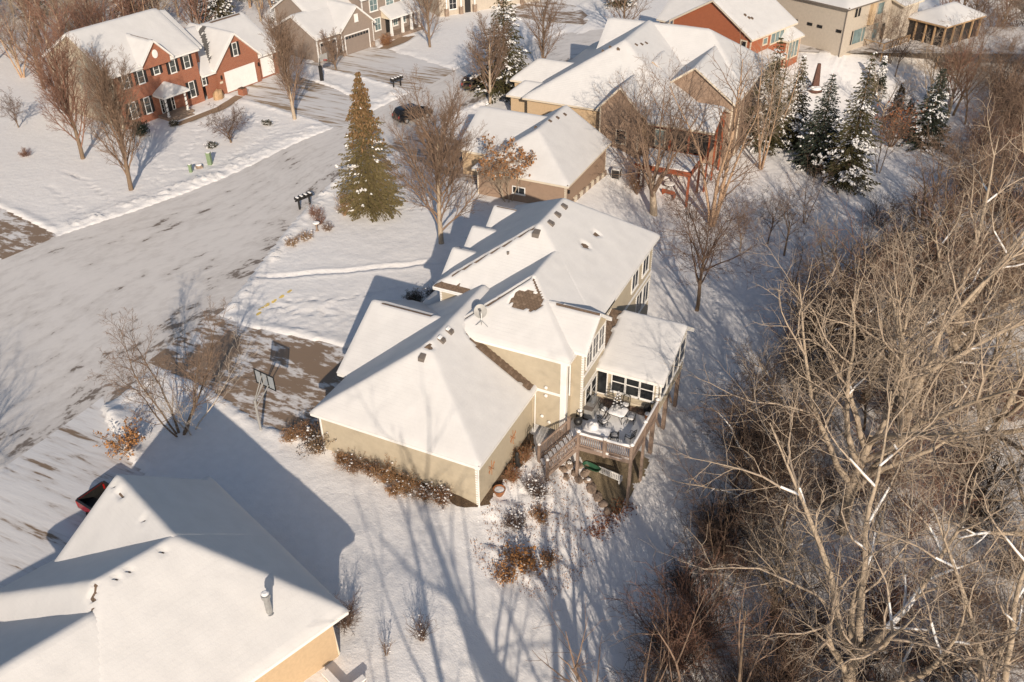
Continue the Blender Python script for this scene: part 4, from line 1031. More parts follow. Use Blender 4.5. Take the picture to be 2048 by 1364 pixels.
b = MB(); b.box(-.7, .7, -.28, .28, .08, .86); b.build('cabinet', GREY, GR)
b = MB(); b.box(-.8, .8, -.3, .3, .862, .92); b.build('shelf', VENTM, GR)
b = MB(); V = []; F = []
for i, xx_ in enumerate((-.42, .42)):
    for (yy_, zz_) in ((-.26, .92), (-.27, 1.06), (-.18, 1.2), (.02, 1.25), (.2, 1.18), (.26, 1.0), (.26, .92)): V.append((xx_, yy_, zz_))
b.add(V, [(j, j+1, j+8, j+7) for j in range(6)]+[tuple(range(7)), tuple(range(13, 6, -1))]); b.build('lid', STEEL, GR)
b = MB(); b.tube([(-.35, -.33, 1.02), (.35, -.33, 1.02)], .02, 6); b.build('handle', BLACK, GR)
for sx in (-.33, .33):
    b = MB(); b.box(sx-.3, sx+.3, -.3, -.282, .14, .8); b.build('door', VENTM, GR)
LB = thing('low_table', 'low bench buried under a snow mound behind the deck railing', 'bench', (4.65, 7.75, DZ), R(3))
b = MB(); b.box(-.8, .8, -.38, .38, .66, .72); b.build('top', DECKW, LB)
for sx in (-.65, .65):
    b = MB(); b.box(sx-.05, sx+.05, -.3, .3, 0, .66); b.build('leg', DECKW, LB)
smound('snow', LB, 0, 0, .72, 1, .2, 24, (.84, .43)); smound('snow_heap', LB, -.25, .05, .86, .34, .38)
KT = thing('kettle', 'black round covered kettle grill at the top of the deck stairs', 'grill', (3.15, 8.35, DZ))
b = MB(); b.lathe([(.05, .3), (.24, .38), (.3, .55), (.28, .68), (.15, .8), (.03, .84)], 14); b.build('bowl', BLACK, KT, smooth=True)
for a in range(3):
    b = MB(); b.tube([(.2*math.cos(a*2.1), .2*math.sin(a*2.1), .4), (.28*math.cos(a*2.1), .28*math.sin(a*2.1), 0)], .016, 5); b.build('leg', BLACK, KT)
AR = thing('plant_stand', 'black wire plant stand against the house wall beside the grill', 'stand', (2.95, 9.15, DZ))
b = MB()
for a in range(4): b.tube([(.25*math.cos(a*1.57+.4), .25*math.sin(a*1.57+.4), 0), (.18*math.cos(a*1.57+.4), .18*math.sin(a*1.57+.4), .75), (.08*math.cos(a*1.57), .08*math.sin(a*1.57), .95)], .018, 5)
b.lathe([(.24, .3), (.26, .33)], 12); b.lathe([(.2, .72), (.22, .75)], 12); b.build('frame', BLACK, AR)
smound('snow', AR, 0, 0, .75, .16, .14)
for i, (x, y, r_, lab) in enumerate(((6.75, 11.5, .24, 'dark round flower pot at the deck corner by the sunroom'), (6.95, 10.95, .2, 'snow filled clay pot against the deck side railing'))):
    P_ = thing('flower_pot', lab, 'pot', (x, y, DZ))
    b = MB(); b.lathe([(r_*.65, 0), (r_, .42), (r_*1.08, .44), (r_*1.08, .5), (r_*.9, .5)], 14); b.build('pot', TERRA if i else DARK, P_)
    if i: smound('snow', P_, 0, 0, .46, r_, .12)
    else:
        b = MB(); b.lathe([(.05, .4), (.24, .55), (.2, .75), (.05, .82)], 9); b.build('plant', DARK, P_)
# bare mulch strips at the foot of the garage walls, and below the deck
b = MB(); V = []; F = []; kk = 60
for i in range(kk+1):
    x = -10.0+10.0*i/kk; w0 = (.05+.75*vnoise(x, 1, 1.3, 71)+.4*vnoise(x, 2, 4.3, 72))*.75*min(1, (i+2)/8, (kk+2-i)/5)
    for t in (0, .5, 1): V.append((x, .42-w0*t, gz(x, .42-w0*t)+.03-.02*t))
F = [(i*3+j, i*3+j+1, i*3+j+4, i*3+j+3) for i in range(kk) for j in range(2)]
b.add(V, F); V = []
for i in range(kk+1):
    y = .5+7.2*i/kk; w0 = (.1+.7*vnoise(y, 5, 1.2, 73)+.4*vnoise(y, 2, 4.3, 74))*.8*min(1, (i+2)/6)
    for t in (0, .5, 1): V.append((.0+w0*t, y, gz(w0*t, y)+.03-.02*t))
b.add(V, F); b.build('mulch_bed', MULCH, kind='structure')
b = MB(); pts = [(4.0, 7.6), (4.6, 6.9), (5.3, 6.45), (6.1, 5.9), (6.7, 5.75), (7.1, 6.3), (7.25, 8.5), (7.2, 11.8), (3.2, 11.8), (3.2, 8.6)]
xx = np.arange(3, 8, .12); yy = np.arange(5.4, 12.2, .12)
V = []; F = []
for i, a in enumerate(xx):
    for j, c in enumerate(yy): V.append((a, c, gz(a, c)+.03))
vx = np.array([v[0] for v in V]); vy = np.array([v[1] for v in V]); msk = inpoly(pts, vx+.5*(vnoise(vx, vy, 1.8, 61)-.5), vy+.6*(vnoise(vx, vy, 2.1, 62)-.5))
nyy = len(yy)
for i in range(len(xx)-1):
    for j in range(nyy-1):
        f = (i*nyy+j, (i+1)*nyy+j, (i+1)*nyy+j+1, i*nyy+j+1)
        if sum(msk[k_] for k_ in f) >= 3: F.append(f)
b.add(V, F); b.build('gravel_bed', GRAVEL, kind='structure')
rng = random.Random(11)
def rock(name, r, sx, sy, sz, m=STONE):
    b = MB(); n = 9; V = []; F = []
    for i in range(6):
        ph = PI*i/5-PI/2
        for k_ in range(n):
            t = 2*PI*k_/n; q = 1+rng.uniform(-.16, .16)
            V.append((sx*q*math.cos(ph)*math.cos(t), sy*q*math.cos(ph)*math.sin(t), sz*q*math.sin(ph)))
    for i in range(5):
        for k_ in range(n): F.append((i*n+k_, i*n+(k_+1) % n, (i+1)*n+(k_+1) % n, (i+1)*n+k_))
    b.add(V, F); return b
ST = [(4.15, 7.35, .34), (4.5, 6.95, .3), (4.9, 6.55, .42), (5.45, 6.25, .36), (5.95, 5.95, .32), (3.55, 7.7, .3), (3.1, 7.2, .34), (3.6, 6.9, .3), (2.9, 6.6, .26), (3.3, 6.2, .25), (4.0, 6.6, .33), (6.4, 5.6, .3)]
lab_ = ['flat brown boulder behind the left deck post', 'brown boulder just right of the left deck post foot', 'largest brown boulder edging the gravel under the deck', 'rounded brown boulder in the middle of the rock edging', 'brown boulder toward the right end of the rock edging', 'brown boulder deepest under the deck stairs', 'boulder under the middle of the deck stairs', 'boulder under the right stair rail', 'small rock near the foot of the stairs', 'small rock in front of the lower stair post', 'boulder in front of the left deck post', 'rock at the lower end of the edging near the tall post']
for (x, y, r_), lab in zip(ST, lab_):
    t = thing('boulder', lab, 'boulder', (x, y, gz(x, y)+r_*.25), rng.uniform(0, 3), 'boulders edging the gravel below the deck')
    rock('boulder', r_, r_*1.2, r_*.85, r_*.6).build('stone', STONE, t, smooth=False)
    if rng.random() < .25: smound('snow', t, .05, 0, r_*.42, r_*.5, r_*.2)
BN = thing('bench', 'white slatted bench under the deck', 'bench', (5.6, 8.35, gz(5.6, 8.35)), R(-8))
b = MB(); b.box(-.75, .75, -.2, .2, .4, .44); b.build('seat', WHITE, BN)
for k_ in range(12):
    b = MB(); s = -.7+k_*.127; b.box(s-.035, s+.035, -.25, -.22, .35, .8); b.build('slat', WHITE, BN)
b = MB(); b.box(-.78, .78, -.26, -.215, .78, .86); b.box(-.78, .78, -.262, -.218, .3, .37); b.build('rail', WHITE, BN)
for sx in (-.7, .7):
    b = MB(); b.box(sx-.04, sx+.04, -.24, .2, 0, .4); b.build('leg', WHITE, BN)
SL = thing('sled', 'dark green plastic sled lying under the deck', 'sled', (4.35, 8.0, gz(4.35, 8.0)+.12), R(-12))
b = MB(); V = []; n = 20
for (s, h) in ((.55, 0), (1, .22), (1.06, .22), (1.04, .18)):
    for k_ in range(n):
        t = 2*PI*k_/n; c, q = math.cos(t), math.sin(t); V.append((.62*s*math.copysign(abs(c)**.6, c), .26*s*math.copysign(abs(q)**.6, q), h))
F = [(i*n+k_, i*n+(k_+1) % n, (i+1)*n+(k_+1) % n, (i+1)*n+k_) for i in range(3) for k_ in range(n)] + [tuple(range(n))]
b.add(V, F); b.build('shell', mat('sled_green', (.035, .11, .06), .45, .15, 5), SL)
HO = thing('arched_trellis', 'small black arched metal trellis against the garage wall by the stairs', 'trellis', (.35, 6.95, gz(.35, 6.95)), 0)
b = MB(); b.tube([(0, -.3, 0), (0, -.3, 1.1), (0, -.15, 1.35), (0, .15, 1.35), (0, .3, 1.1), (0, .3, 0)], .025, 5)
for z in (.4, .75, 1.1): b.tube([(0, -.3, z), (0, .3, z)], .015, 4)
b.tube([(0, 0, 0), (0, 0, 1.35)], .015, 4); b.build('frame', BLACK, HO)
HC = thing('hose_reel', 'black hose reel on the ground beside the stair foot', 'hose reel', (.75, 6.35, gz(.75, 6.35)), .6)
b = MB(); b.tube([(-.12, 0, .3), (.12, 0, .3)], .26, 12); b.build('drum', BLACK, HC)
b = MB(); b.lathe([(.3, 0), (.3, .03)], 14); o = b.build('wheel', BLACK, HC); o.rotation_euler = (0, PI/2, 0); o.location = (.14, 0, .3)
PT = thing('copper_planter', 'round copper coloured planter filled with snow at the garage corner', 'planter', (.62, 2.0, gz(.62, 2.0)))
b = MB(); b.lathe([(.2, 0), (.34, .3), (.38, .5), (.4, .52), (.36, .52), (.33, .44), (.02, .44)], 16); b.build('pot', TERRA, PT, smooth=True)
smound('snow', PT, 0, 0, .43, .32, .05)
SG = thing('garden_statue', 'dark slender garden ornament standing in the bed along the garage wall', 'statue', (.55, 4.7, gz(.55, 4.7)))
b = MB(); b.lathe([(.22, 0), (.25, .2), (.16, .45), (.2, .75), (.12, .95), (.13, 1.1), (.04, 1.2)], 10); b.build('figure', DARK, SG, smooth=True)

# ------------------------------------------------------------------ street things
BB = thing('basketball_hoop', 'basketball hoop with clear backboard beside the tan house driveway', 'basketball hoop', (-15.97, .25, 0), R(172-180))
b = MB(); b.tube([(0, 0, -.2), (0, 0, 1.6), (.05, 0, 2.6)], .085, 8); b.build('pole', GREY, BB)
b = MB(); b.bar((.05, .0, 2.55), (-.2, 1.1, 3.75), .05); b.bar((-.08, -.05, 2.0), (-.28, 1.1, 3.15), .05); b.bar((.1, 0, 2.55), (.2, 1.1, 3.75), .05); b.bar((.1, -.05, 2.0), (.28, 1.1, 3.15), .05); b.build('arm', GREY, BB)
b = MB(); 
for (x0_, x1_, z0_, z1_) in ((-.9, .9, 2.9, 2.96), (-.9, .9, 3.96, 4.02), (-.9, -.84, 2.96, 3.96), (.84, .9, 2.96, 3.96), (-.31, -.25, 2.96, 3.96), (.25, .31, 2.96, 3.96)): b.box(x0_, x1_, 1.1, 1.16, z0_, z1_)
bf = b.build('backboard_frame', BLACK, BB)
gm, gn, gl_, gb_ = _new('backboard_clear')
gb_.inputs['Base Color'].default_value = (.42, .46, .48, 1); gb_.inputs['Roughness'].default_value = .25; gb_.inputs['Alpha'].default_value = .55
b = MB(); b.box(-.84, .84, 1.14, 1.155, 2.96, 3.96); b.build('backboard', gm, bf)
b = MB(); b.tube([(.23*math.cos(t*PI/8), 1.42+.23*math.sin(t*PI/8), 3.05) for t in range(17)], .012, 5); b.bar((0, 1.16, 3.05), (0, 1.2, 3.05), .12); b.build('rim', LAMPR, BB)
H2 = thing('basketball_hoop', 'portable basketball hoop with dark padded pole by the brick house driveway', 'basketball hoop', (-52.6, 58.9, 0), R(-100))
b = MB(); b.box(-.17, .17, -.17, .17, .0, 2.0); b.build('pole_pad', DARK, H2)
b = MB(); b.tube([(0, 0, 2.0), (0, .1, 3.0)], .07, 7); b.bar((0, .1, 2.9), (0, .8, 3.3), .08); b.build('pole', BLACK, H2)
b = MB(); b.box(-.65, .65, .8, .85, 2.85, 3.65); b.build('backboard', GREY, H2)
b = MB(); b.tube([(.23*math.cos(t*PI/8), 1.1+.23*math.sin(t*PI/8), 2.95) for t in range(17)], .03, 5); b.build('rim', LAMPR, H2)
def mailboxes(x, y, rz, lab):
    t = thing('mailbox_stand', lab, 'mailboxes', (x, y, -.05), rz, 'mailbox rows by the street')
    b = MB(); b.box(-.95, .95, -.07, .07, .92, 1.02); b.build('crossbar', DARK, t)
    for sx in (-.6, .6):
        b = MB(); b.box(sx-.07, sx+.07, -.07, .07, 0, .92); b.build('post', DARK, t)
    for i in range(4):
        sx = -.72+i*.48; b = MB()
        V = []; 
        for yy in (-.3, .3):
            for k_ in range(9):
                a = PI*k_/8; V.append((sx+.14*math.cos(a), yy, 1.2+.13*math.sin(a)))
            V += [(sx-.14, yy, 1.03), (sx+.14, yy, 1.03)]
        b.add(V, [tuple(range(11)), tuple(range(21, 10, -1))]+[(k_, k_+11, (k_+1) % 11+11, (k_+1) % 11) for k_ in range(11)]); mb_ = b.build('mailbox', DARK, t)
        b = MB(); b.box(sx-.11, sx+.11, .3, .315, 1.05, 1.26); b.build('door', VENTM if i == 2 else DARK, mb_)
        smound('snow', mb_, sx, 0, 1.3, 1, .07, 12, (.11, .26))
mailboxes(-33.0, 28.4, R(72), 'row of four black mailboxes by the street near the big green spruce')
mailboxes(-42.6, 61.0, R(75), 'row of four black mailboxes on the far side of the street near the grey house')
UT = [(-48.65, 30.2, .28, .8, 'short pale green utility pedestal nearest the bare maple'), (-48.2, 32.6, .42, 1.25, 'tall green utility box in the brick house lawn')]
for x, y, w_, h, lab in UT:
    t = thing('utility_box', lab, 'utility box', (x, y, -.05), R(20))
    b = MB(); b.box(-w_/2, w_/2, -w_/2, w_/2, 0, h); b.build('body', GREENB, t); b = MB(); b.box(-w_/2-.03, w_/2+.03, -w_/2-.03, w_/2+.03, h, h+.09); b.build('cap', GREENB, t)
    smound('snow', t, 0, 0, h+.09, 1, .05, 12, (w_/2, w_/2))
t = thing('rock', 'dark snow capped rock between the two green utility boxes', 'rock', (-48.6, 31.4, .1)); rock('r', 1, .45, .3, .3).build('stone', STONE, t); smound('snow', t, 0, 0, .2, .3, .12)
t = thing('boulder', 'big pale boulder against the brick house beside the garage', 'boulder', (-60.6, 48.55, .3)); rock('r', 1, .6, .9, .9, ).build('stone', TANW, t)
t = thing('barrel_planter', 'brown square planter at the edge of the brick house driveway', 'planter', (-58.8, 50.9, 0)); b = MB(); b.box(-.4, .4, -.4, .4, 0, .8); b.build('box', BRICK, t); b = MB(); b.box(-.34, .34, -.34, .34, .8, .86); b.build('soil', MULCH, t)
t = thing('bird_bath', 'small bird bath with a snow disc in the street side bed', 'bird bath', (-29.1, 24.9, 0)); b = MB(); b.lathe([(.2, 0), (.1, .1), (.08, .6), (.32, .72), (.34, .78)], 12); b.build('bowl', STONE, t); smound('snow', t, 0, 0, .76, .33, .14)
t = thing('yellow_markings', 'line of yellow utility marking sprayed on the snow by the driveway', 'marking'); b = MB()
for i, (u, v_) in enumerate(((-25.4, 12.2), (-25.3, 12.8), (-25.15, 13.5), (-25.0, 14.3), (-25.1, 11.5), (-24.9, 15.2))):
    n = 8; zz = gz(u, v_)+.035; b.poly([(u+(.16+.08*rng.random())*math.cos(2*PI*k_/n)*.8, v_+(.25+.12*rng.random())*math.sin(2*PI*k_/n), gz(u+.15*math.cos(2*PI*k_/n), v_+.25*math.sin(2*PI*k_/n))+.03) for k_ in range(n)])
b.build('paint', YEL, t)
t = thing('fence_stake', 'brown wooden stake with snow cap near the garage left corner', 'post', (-12.35, .75, 0)); b = MB(); b.box(-.08, .08, -.08, .08, -.1, 1.15); b.build('post', DECKW, t); smound('snow', t, 0, 0, 1.15, .1, .1)
AC = thing('air_conditioner', 'grey air conditioner unit with snow cap by the taupe house wall', 'air conditioner', (-8.9, 48.9, gz(-8.9, 48.9)), R(5))
b = MB(); b.box(-.42, .42, -.42, .42, .08, .95)
AC_ = b.build('body', BLACK, AC)
for sx in (-1, 1):
    for sy in (-1, 1):
        b = MB(); b.box(sx*.42-.04, sx*.42+.04, sy*.42-.04, sy*.42+.04, 0, .98); b.build('corner_post', GREY, AC)
b = MB(); b.box(-.46, .46, -.46, .46, .98, 1.02); b.build('top', GREY, AC); smound('snow', AC, 0, 0, 1.02, 1, .1, 12, (.44, .44))
PTB = thing('round_table', 'round snow topped patio table below the red deck', 'table', (-4.1, 52.2, gz(-4.1, 52.2)))
b = MB(); b.lathe([(.6, .68), (.6, .72)], 16); b.build('tabletop', BLACK, PTB); smound('snow', PTB, 0, 0, .72, .58, .1)
for a in range(3):
    b = MB(); b.tube([(.1*math.cos(a*2.1), .1*math.sin(a*2.1), .68), (.4*math.cos(a*2.1), .4*math.sin(a*2.1), 0)], .03, 5); b.build('leg', BLACK, PTB)
PBN = thing('bench', 'rust brown bench in front of the round table below the red deck', 'bench', (-3.7, 50.9, gz(-3.7, 50.9)), R(-10))
b = MB(); b.box(-.75, .75, -.2, .2, .4, .46); b.build('seat', REDW, PBN); b = MB(); b.box(-.75, .75, -.24, -.2, .46, .85); b.build('backrest', REDW, PBN)
for sx in (-.65, .65):
    b = MB(); b.box(sx-.04, sx+.04, -.2, .2, 0, .4); b.build('leg', REDW, PBN)
OB = thing('garden_obelisk', 'rusty brown tapered obelisk with a round base behind the two snowy spruces', 'obelisk', (4.7, 86.3, gz(4.7, 86.3)), .4)
OBM = mat('weathered_dark_wood', (.10, .045, .03), .8, .3, 5)
b = MB(); b.add([(-.42, -.42, .6), (.42, -.42, .6), (.42, .42, .6), (-.42, .42, .6), (-.18, -.18, 3.6), (.18, -.18, 3.6), (.18, .18, 3.6), (-.18, .18, 3.6)], [(3,2,1,0),(4,5,6,7),(0,1,5,4),(1,2,6,5),(2,3,7,6),(3,0,4,7)]); b.build('shaft', OBM, OB)
b = MB(); b.lathe([(.9, 0), (1.0, .2), (.9, .55), (.5, .7)], 9); b.build('base', OBM, OB); smound('snow', OB, 0, -.5, .5, .7, .3)

# ------------------------------------------------------------------ vehicles
def car(x, y, rz, m, lab, L=4.7, W=1.85, Hh=1.68, hood=.95, cargo=False):
    t = thing('parked_car', lab, 'car', (x, y, .0), rz)
    def loft(secs, name, mm, parent):
        b = MB(); V = []; F = []; n = 12
        for (xx, hw, z0, z1, tw) in secs:
            P = [(-hw*.88, z0), (-hw, z0+.12), (-hw, (z0+z1)/2), (-hw*.98, z1-.1), (-tw, z1-.02), (-tw*.6, z1), (tw*.6, z1), (tw, z1-.02), (hw*.98, z1-.1), (hw, (z0+z1)/2), (hw, z0+.12), (hw*.88, z0)]
            V += [(xx, p[0], p[1]) for p in P]
        k_ = len(secs)
        for i in range(k_-1):
            for j in range(n): F.append((i*n+j, i*n+(j+1) % n, (i+1)*n+(j+1) % n, (i+1)*n+j))
        F += [tuple(range(n)), tuple(range(k_*n-1, (k_-1)*n-1, -1))]
        b.add(V, F); return b.build(name, mm, parent, smooth=False)
    h = L/2; w2 = W/2
    loft([(-h, w2*.9, .42, .9, w2*.8), (-h+.12, w2*.97, .3, 1.02, w2*.86), (-h+.8, w2, .25, 1.06, w2*.9), (0, w2, .25, 1.04, w2*.9), (h-1.3, w2, .25, 1.0, w2*.88), (h-.3, w2*.96, .28, .88, w2*.8), (h, w2*.86, .4, .72, w2*.7)], 'body', m, t)
    c = loft([(-h+.15, w2*.86, 1.0, 1.06, w2*.75), (-h+.55, w2*.88, 1.0, Hh-.06, w2*.7), (-h+1.2, w2*.88, 1.0, Hh, w2*.72), (.35, w2*.88, 1.0, Hh-.03, w2*.7), (.8, w2*.88, 1.0, Hh-.3, w2*.74), (1.35, w2*.88, .98, 1.03, w2*.8)], 'cabin', m, t)
    for s in (-1, 1):
        for (a, b_) in ((-h+.75, -h+1.45), (-h+1.55, -.25), (-.15, .62)):
            b = MB(); yy = s*w2*.885; b.add([(a, yy, 1.07), (b_, yy, 1.07), (b_-.08, s*w2*.80, Hh-.17), (a+.06, s*w2*.80, Hh-.17)], [(0, 1, 2, 3) if s < 0 else (3, 2, 1, 0)]); b.build('side_window', GLASS, c)
        b = MB(); b.box(h-.12, h-.02, s*w2*.62-.17, s*w2*.62+.17, .62, .76); b.build('headlight', GREY, t)
        b = MB(); b.box(-h-.01, -h+.1, s*w2*.72-.12, s*w2*.72+.12, .72, .98); b.build('tail_light', LAMPR, t)
        b = MB(); b.box(.75, .95, s*(w2+.09)-.09, s*(w2+.09)+.09, 1.02, 1.17); b.build('mirror', m, t)
        for xx in (-h+.9, h-.95):
            b = MB(); b.tube([(xx, s*(w2-.24), .34), (xx, s*(w2+.01), .34)], .34, 14); w_ = b.build('wheel', RUBBER, t)
            b = MB(); b.tube([(xx, s*(w2-.05), .34), (xx, s*(w2+.025), .34)], .2, 10); b.build('rim', GREY, w_)
    b = MB(); b.add([(.80, -w2*.68, Hh-.27), (.80, w2*.68, Hh-.27), (1.33, w2*.74, 1.055), (1.33, -w2*.74, 1.055)], [(0, 3, 2, 1)]); b.build('windscreen', GLASS, c)
    return t
car(-35.2, 52.4, R(64), CARBLK, 'black crossover car parked at the kerb behind the bare maple')
car(-33.2, 65.2, R(78), CARBLK, 'dark parked car half hidden by the bare tree near the spruce', L=4.9, Hh=1.78)
PU = thing('pickup_truck', 'red pickup truck with black bed peeking out behind the lower left roof', 'pickup truck', (-17.45, -10.0, gz(-21, -10)+.12), R(-8))
b = MB()
b.box(-2.85, -.8, -.95, -.86, .55, 1.12); b.box(-2.85, -.8, .86, .95, .55, 1.12); b.box(-.85, -.8, -.86, .86, .55, 1.12); b.box(-2.8, 2.7, -.9, .9, .45, .6); b.box(1.3, 2.8, -.95, .95, .6, 1.1); b.build('body', CARRED, PU)
b = MB(); b.box(-2.95, -2.86, -.95, .95, .55, 1.14); tg = b.build('tailgate', CARRED, PU); b = MB(); b.box(-2.99, -2.951, -.2, .2, .95, 1.03); b.build('handle', BLACK, tg)
b = MB(); b.box(-2.84, -.86, -.85, .85, .605, .64); b.box(-2.9, -.8, -.97, -.84, 1.125, 1.17); b.box(-2.9, -.8, .84, .97, 1.125, 1.17); b.box(-2.97, -2.87, -.84, .84, 1.125, 1.17); b.box(-2.84, -.86, -.87, -.84, .64, 1.12); b.box(-2.84, -.86, .84, .87, .64, 1.12); b.box(-.9, -.84, -.84, .84, .64, 1.12); b.box(-2.87, -2.83, -.84, .84, .64, 1.12); b.build('bed_liner', BLACK, PU)
b = MB(); b.add([(-.78, -.93, 1.1), (1.5, -.93, 1.1), (1.5, .93, 1.1), (-.78, .93, 1.1), (-.6, -.75, 1.8), (.7, -.75, 1.8), (.7, .75, 1.8), (-.6, .75, 1.8)], [(3,2,1,0),(4,5,6,7),(0,1,5,4),(1,2,6,5),(2,3,7,6),(3,0,4,7)]); b.build('cab', CARRED, PU)
b = MB(); b.add([(-.79, -.75, 1.2), (-.79, .75, 1.2), (-.66, .66, 1.7), (-.66, -.66, 1.7)], [(0, 3, 2, 1)]); b.build('rear_window', GLASS, PU)
b = MB(); b.box(-3.08, -2.96, -.92, .92, .42, .58); b.build('bumper', STEEL, PU)
for s in (-1, 1):
    b = MB(); b.box(-2.97, -2.8, s*.86-.1, s*.86+.1, .7, 1.05); b.build('tail_light', LAMPR, PU)
    for xx in (-1.9, 1.9):
        b = MB(); b.tube([(xx, s*.72, .36), (xx, s*.97, .36)], .37, 14); b.build('wheel', RUBBER, PU)

# ------------------------------------------------------------------ vegetation
def rot_about(d, ax, ang):
    c, s = math.cos(ang), math.sin(ang); k = ax[0]*d[0]+ax[1]*d[1]+ax[2]*d[2]
    cx = (ax[1]*d[2]-ax[2]*d[1], ax[2]*d[0]-ax[0]*d[2], ax[0]*d[1]-ax[1]*d[0])
    return tuple(d[i]*c+cx[i]*s+ax[i]*k*(1-c) for i in range(3))
def nrm3(d):
    l = math.sqrt(d[0]*d[0]+d[1]*d[1]+d[2]*d[2])+1e-9
    return (d[0]/l, d[1]/l, d[2]/l)
class Tree:
    """levels: list of dicts n, len, ang, up, jit, seg, rr, t0"""
    def __init__(s, seed): s.r = random.Random(seed); s.seg = []
    def branch(s, p, d, L, r, lv, levels, r_end=None):
        q = levels[lv]; R_ = s.r
        n = q.get('seg', 4); st = L/n; pts = [p]; ds = [d]; rs = [r]
        rend = r*q.get('tip', .3)
        for i in range(n):
            j = q['jit']; up = q['up']
            d = nrm3((d[0]+R_.gauss(0, j), d[1]+R_.gauss(0, j), d[2]+R_.gauss(0, j)+up))
            p2 = (p[0]+d[0]*st, p[1]+d[1]*st, p[2]+d[2]*st)
            r2 = r+(rend-r)*(i+1)/n
            s.seg.append((p, p2, rs[-1], r2, lv)); rs.append(r2); p = p2; pts.append(p); ds.append(d)
        if lv+1 >= len(levels): return
        c = levels[lv+1]; m = c['n']; m = m if isinstance(m, int) else R_.randint(*m)
        az = R_.uniform(0, 6.28)
        for k in range(m):
            t = c['t0']+(1-c['t0'])*((k+R_.random()*.8)/m)
            i = min(n-1, int(t*n)); f = t*n-i
            b = tuple(pts[i][a]+(pts[i+1][a]-pts[i][a])*f for a in range(3)); dd = ds[i+1]; rb = rs[i]+(rs[i+1]-rs[i])*f
            az += 2.4+R_.uniform(-.5, .5)
            u = nrm3((dd[1], -dd[0], 0.001)) if abs(dd[2]) < .99 else (1, 0, 0)
            ax = rot_about(u, dd, az)
            a = c['ang']*(1+R_.uniform(-.35, .35))
            nd = rot_about(dd, ax, a)
            s.branch(b, nd, L*c['len']*(1.15-.55*t if c.get('tap', 1) else 1)*R_.uniform(.75, 1.2), min(rb*.85, r*c.get('rr', .5)), lv+1, levels)
    def meshes(s, barkm, twigm, split=0, rmin=.012, snow=0, snowmin=.05, name='tree'):
        S = np.array([a[0]+a[1]+(a[2], a[3], a[4]) for a in s.seg])
        out = []
        def tubes(S):
            b = MB()
            for lo, hi, n in ((.09, 99, 8), (.035, .09, 5), (0, .035, 3)):
                m = (S[:,6] >= lo) & (S[:,6] < hi)
                if not m.any(): continue
                Q = S[m]; p = Q[:,0:3]; q = Q[:,3:6]; d = q-p; L = np.linalg.norm(d, axis=1, keepdims=True); d = d/(L+1e-9)
                q = q+d*np.minimum(Q[:,7:8]*.4, .06)
                u = np.where(np.abs(d[:,2:3]) < .9, np.array([[0, 0, 1.]]), np.array([[1., 0, 0]]))
                a = np.cross(d, u); a /= np.linalg.norm(a, axis=1, keepdims=True)+1e-9; c = np.cross(d, a)
                r0 = np.maximum(Q[:,6:7], rmin); r1 = np.maximum(Q[:,7:8], rmin*.8)
                V = []
                for k in range(n):
                    t = 2*PI*k/n; V.append(p+(a*math.cos(t)+c*math.sin(t))*r0)
                for k in range(n):
                    t = 2*PI*k/n; V.append(q+(a*math.cos(t)+c*math.sin(t))*r1)
                V = np.stack(V, 1).reshape(-1, 3); M = len(Q); base = np.arange(M)[:,None]*2*n
                F = np.concatenate([base+np.array([[k, (k+1) % n, n+(k+1) % n, n+k]]) for k in range(n)])
                b.add(V, F)
            return b
        tr = S[S[:,8] <= split]; cr = S[S[:,8] > split]
        out.append(('trunk', tubes(tr).mesh(name+'_trunk', barkm, True)))
        if len(cr): out.append(('crown', tubes(cr).mesh(name+'_crown', twigm, True)))
        if snow:
            m = (S[:,6] > snowmin); Q = S[m]; d = Q[:,3:6]-Q[:,0:3]; L = np.linalg.norm(d, axis=1); sl = np.abs(d[:,2])/(L+1e-9)
            md = (Q[:,0:3]+Q[:,3:6])/2; keep = (sl < .78) & (vnoise(md[:,0]+md[:,2]*.6, md[:,1]-md[:,2]*.5, .45, len(S) % 50) > 1-snow*1.9+.1); Q = Q[keep]
            if len(Q):
                b = MB()
                for r_ in Q:
                    p, q = Vector(r_[0:3]), Vector(r_[3:6]); dd = (q-p).normalized(); a = dd.cross(Vector((0, 0, 1))).normalized(); c = a.cross(dd)
                    w0, w1 = r_[6], r_[7]; V = []
                    for (pt, w_) in ((p, w0), (q, w1)):
                        for (x_, y_) in ((-.95, .25), (-.75, 1.0), (0, 1.5), (.75, 1.0), (.95, .25)): V.append(tuple(pt+a*x_*w_+c*(y_*w_)))
                    b.add(V, [(i, i+1, i+6, i+5) for i in range(4)]+[(0, 1, 2, 3, 4), (9, 8, 7, 6, 5)])
                out.append(('limb_snow', b.mesh(name+'_snow', SNOWT, True)))
        return out
    def tips(s, lv): return [a[1] for a in s.seg if a[4] >= lv]
def plant(name, meshes, x, y, rz, sc, label, cat='tree', group=None, dz=0):
    t = thing(name, label, cat, (x, y, gz(x, y)-.08+dz), rz, group)
    t.scale = sc if isinstance(sc, tuple) else (sc, sc, sc)
    for nm, me in meshes:
        o = link(nm, me, t)
        if nm in ('needles', 'leaves', 'snow_load', 'cones', 'limb_snow', 'snow'): o['kind'] = 'stuff'
    return t
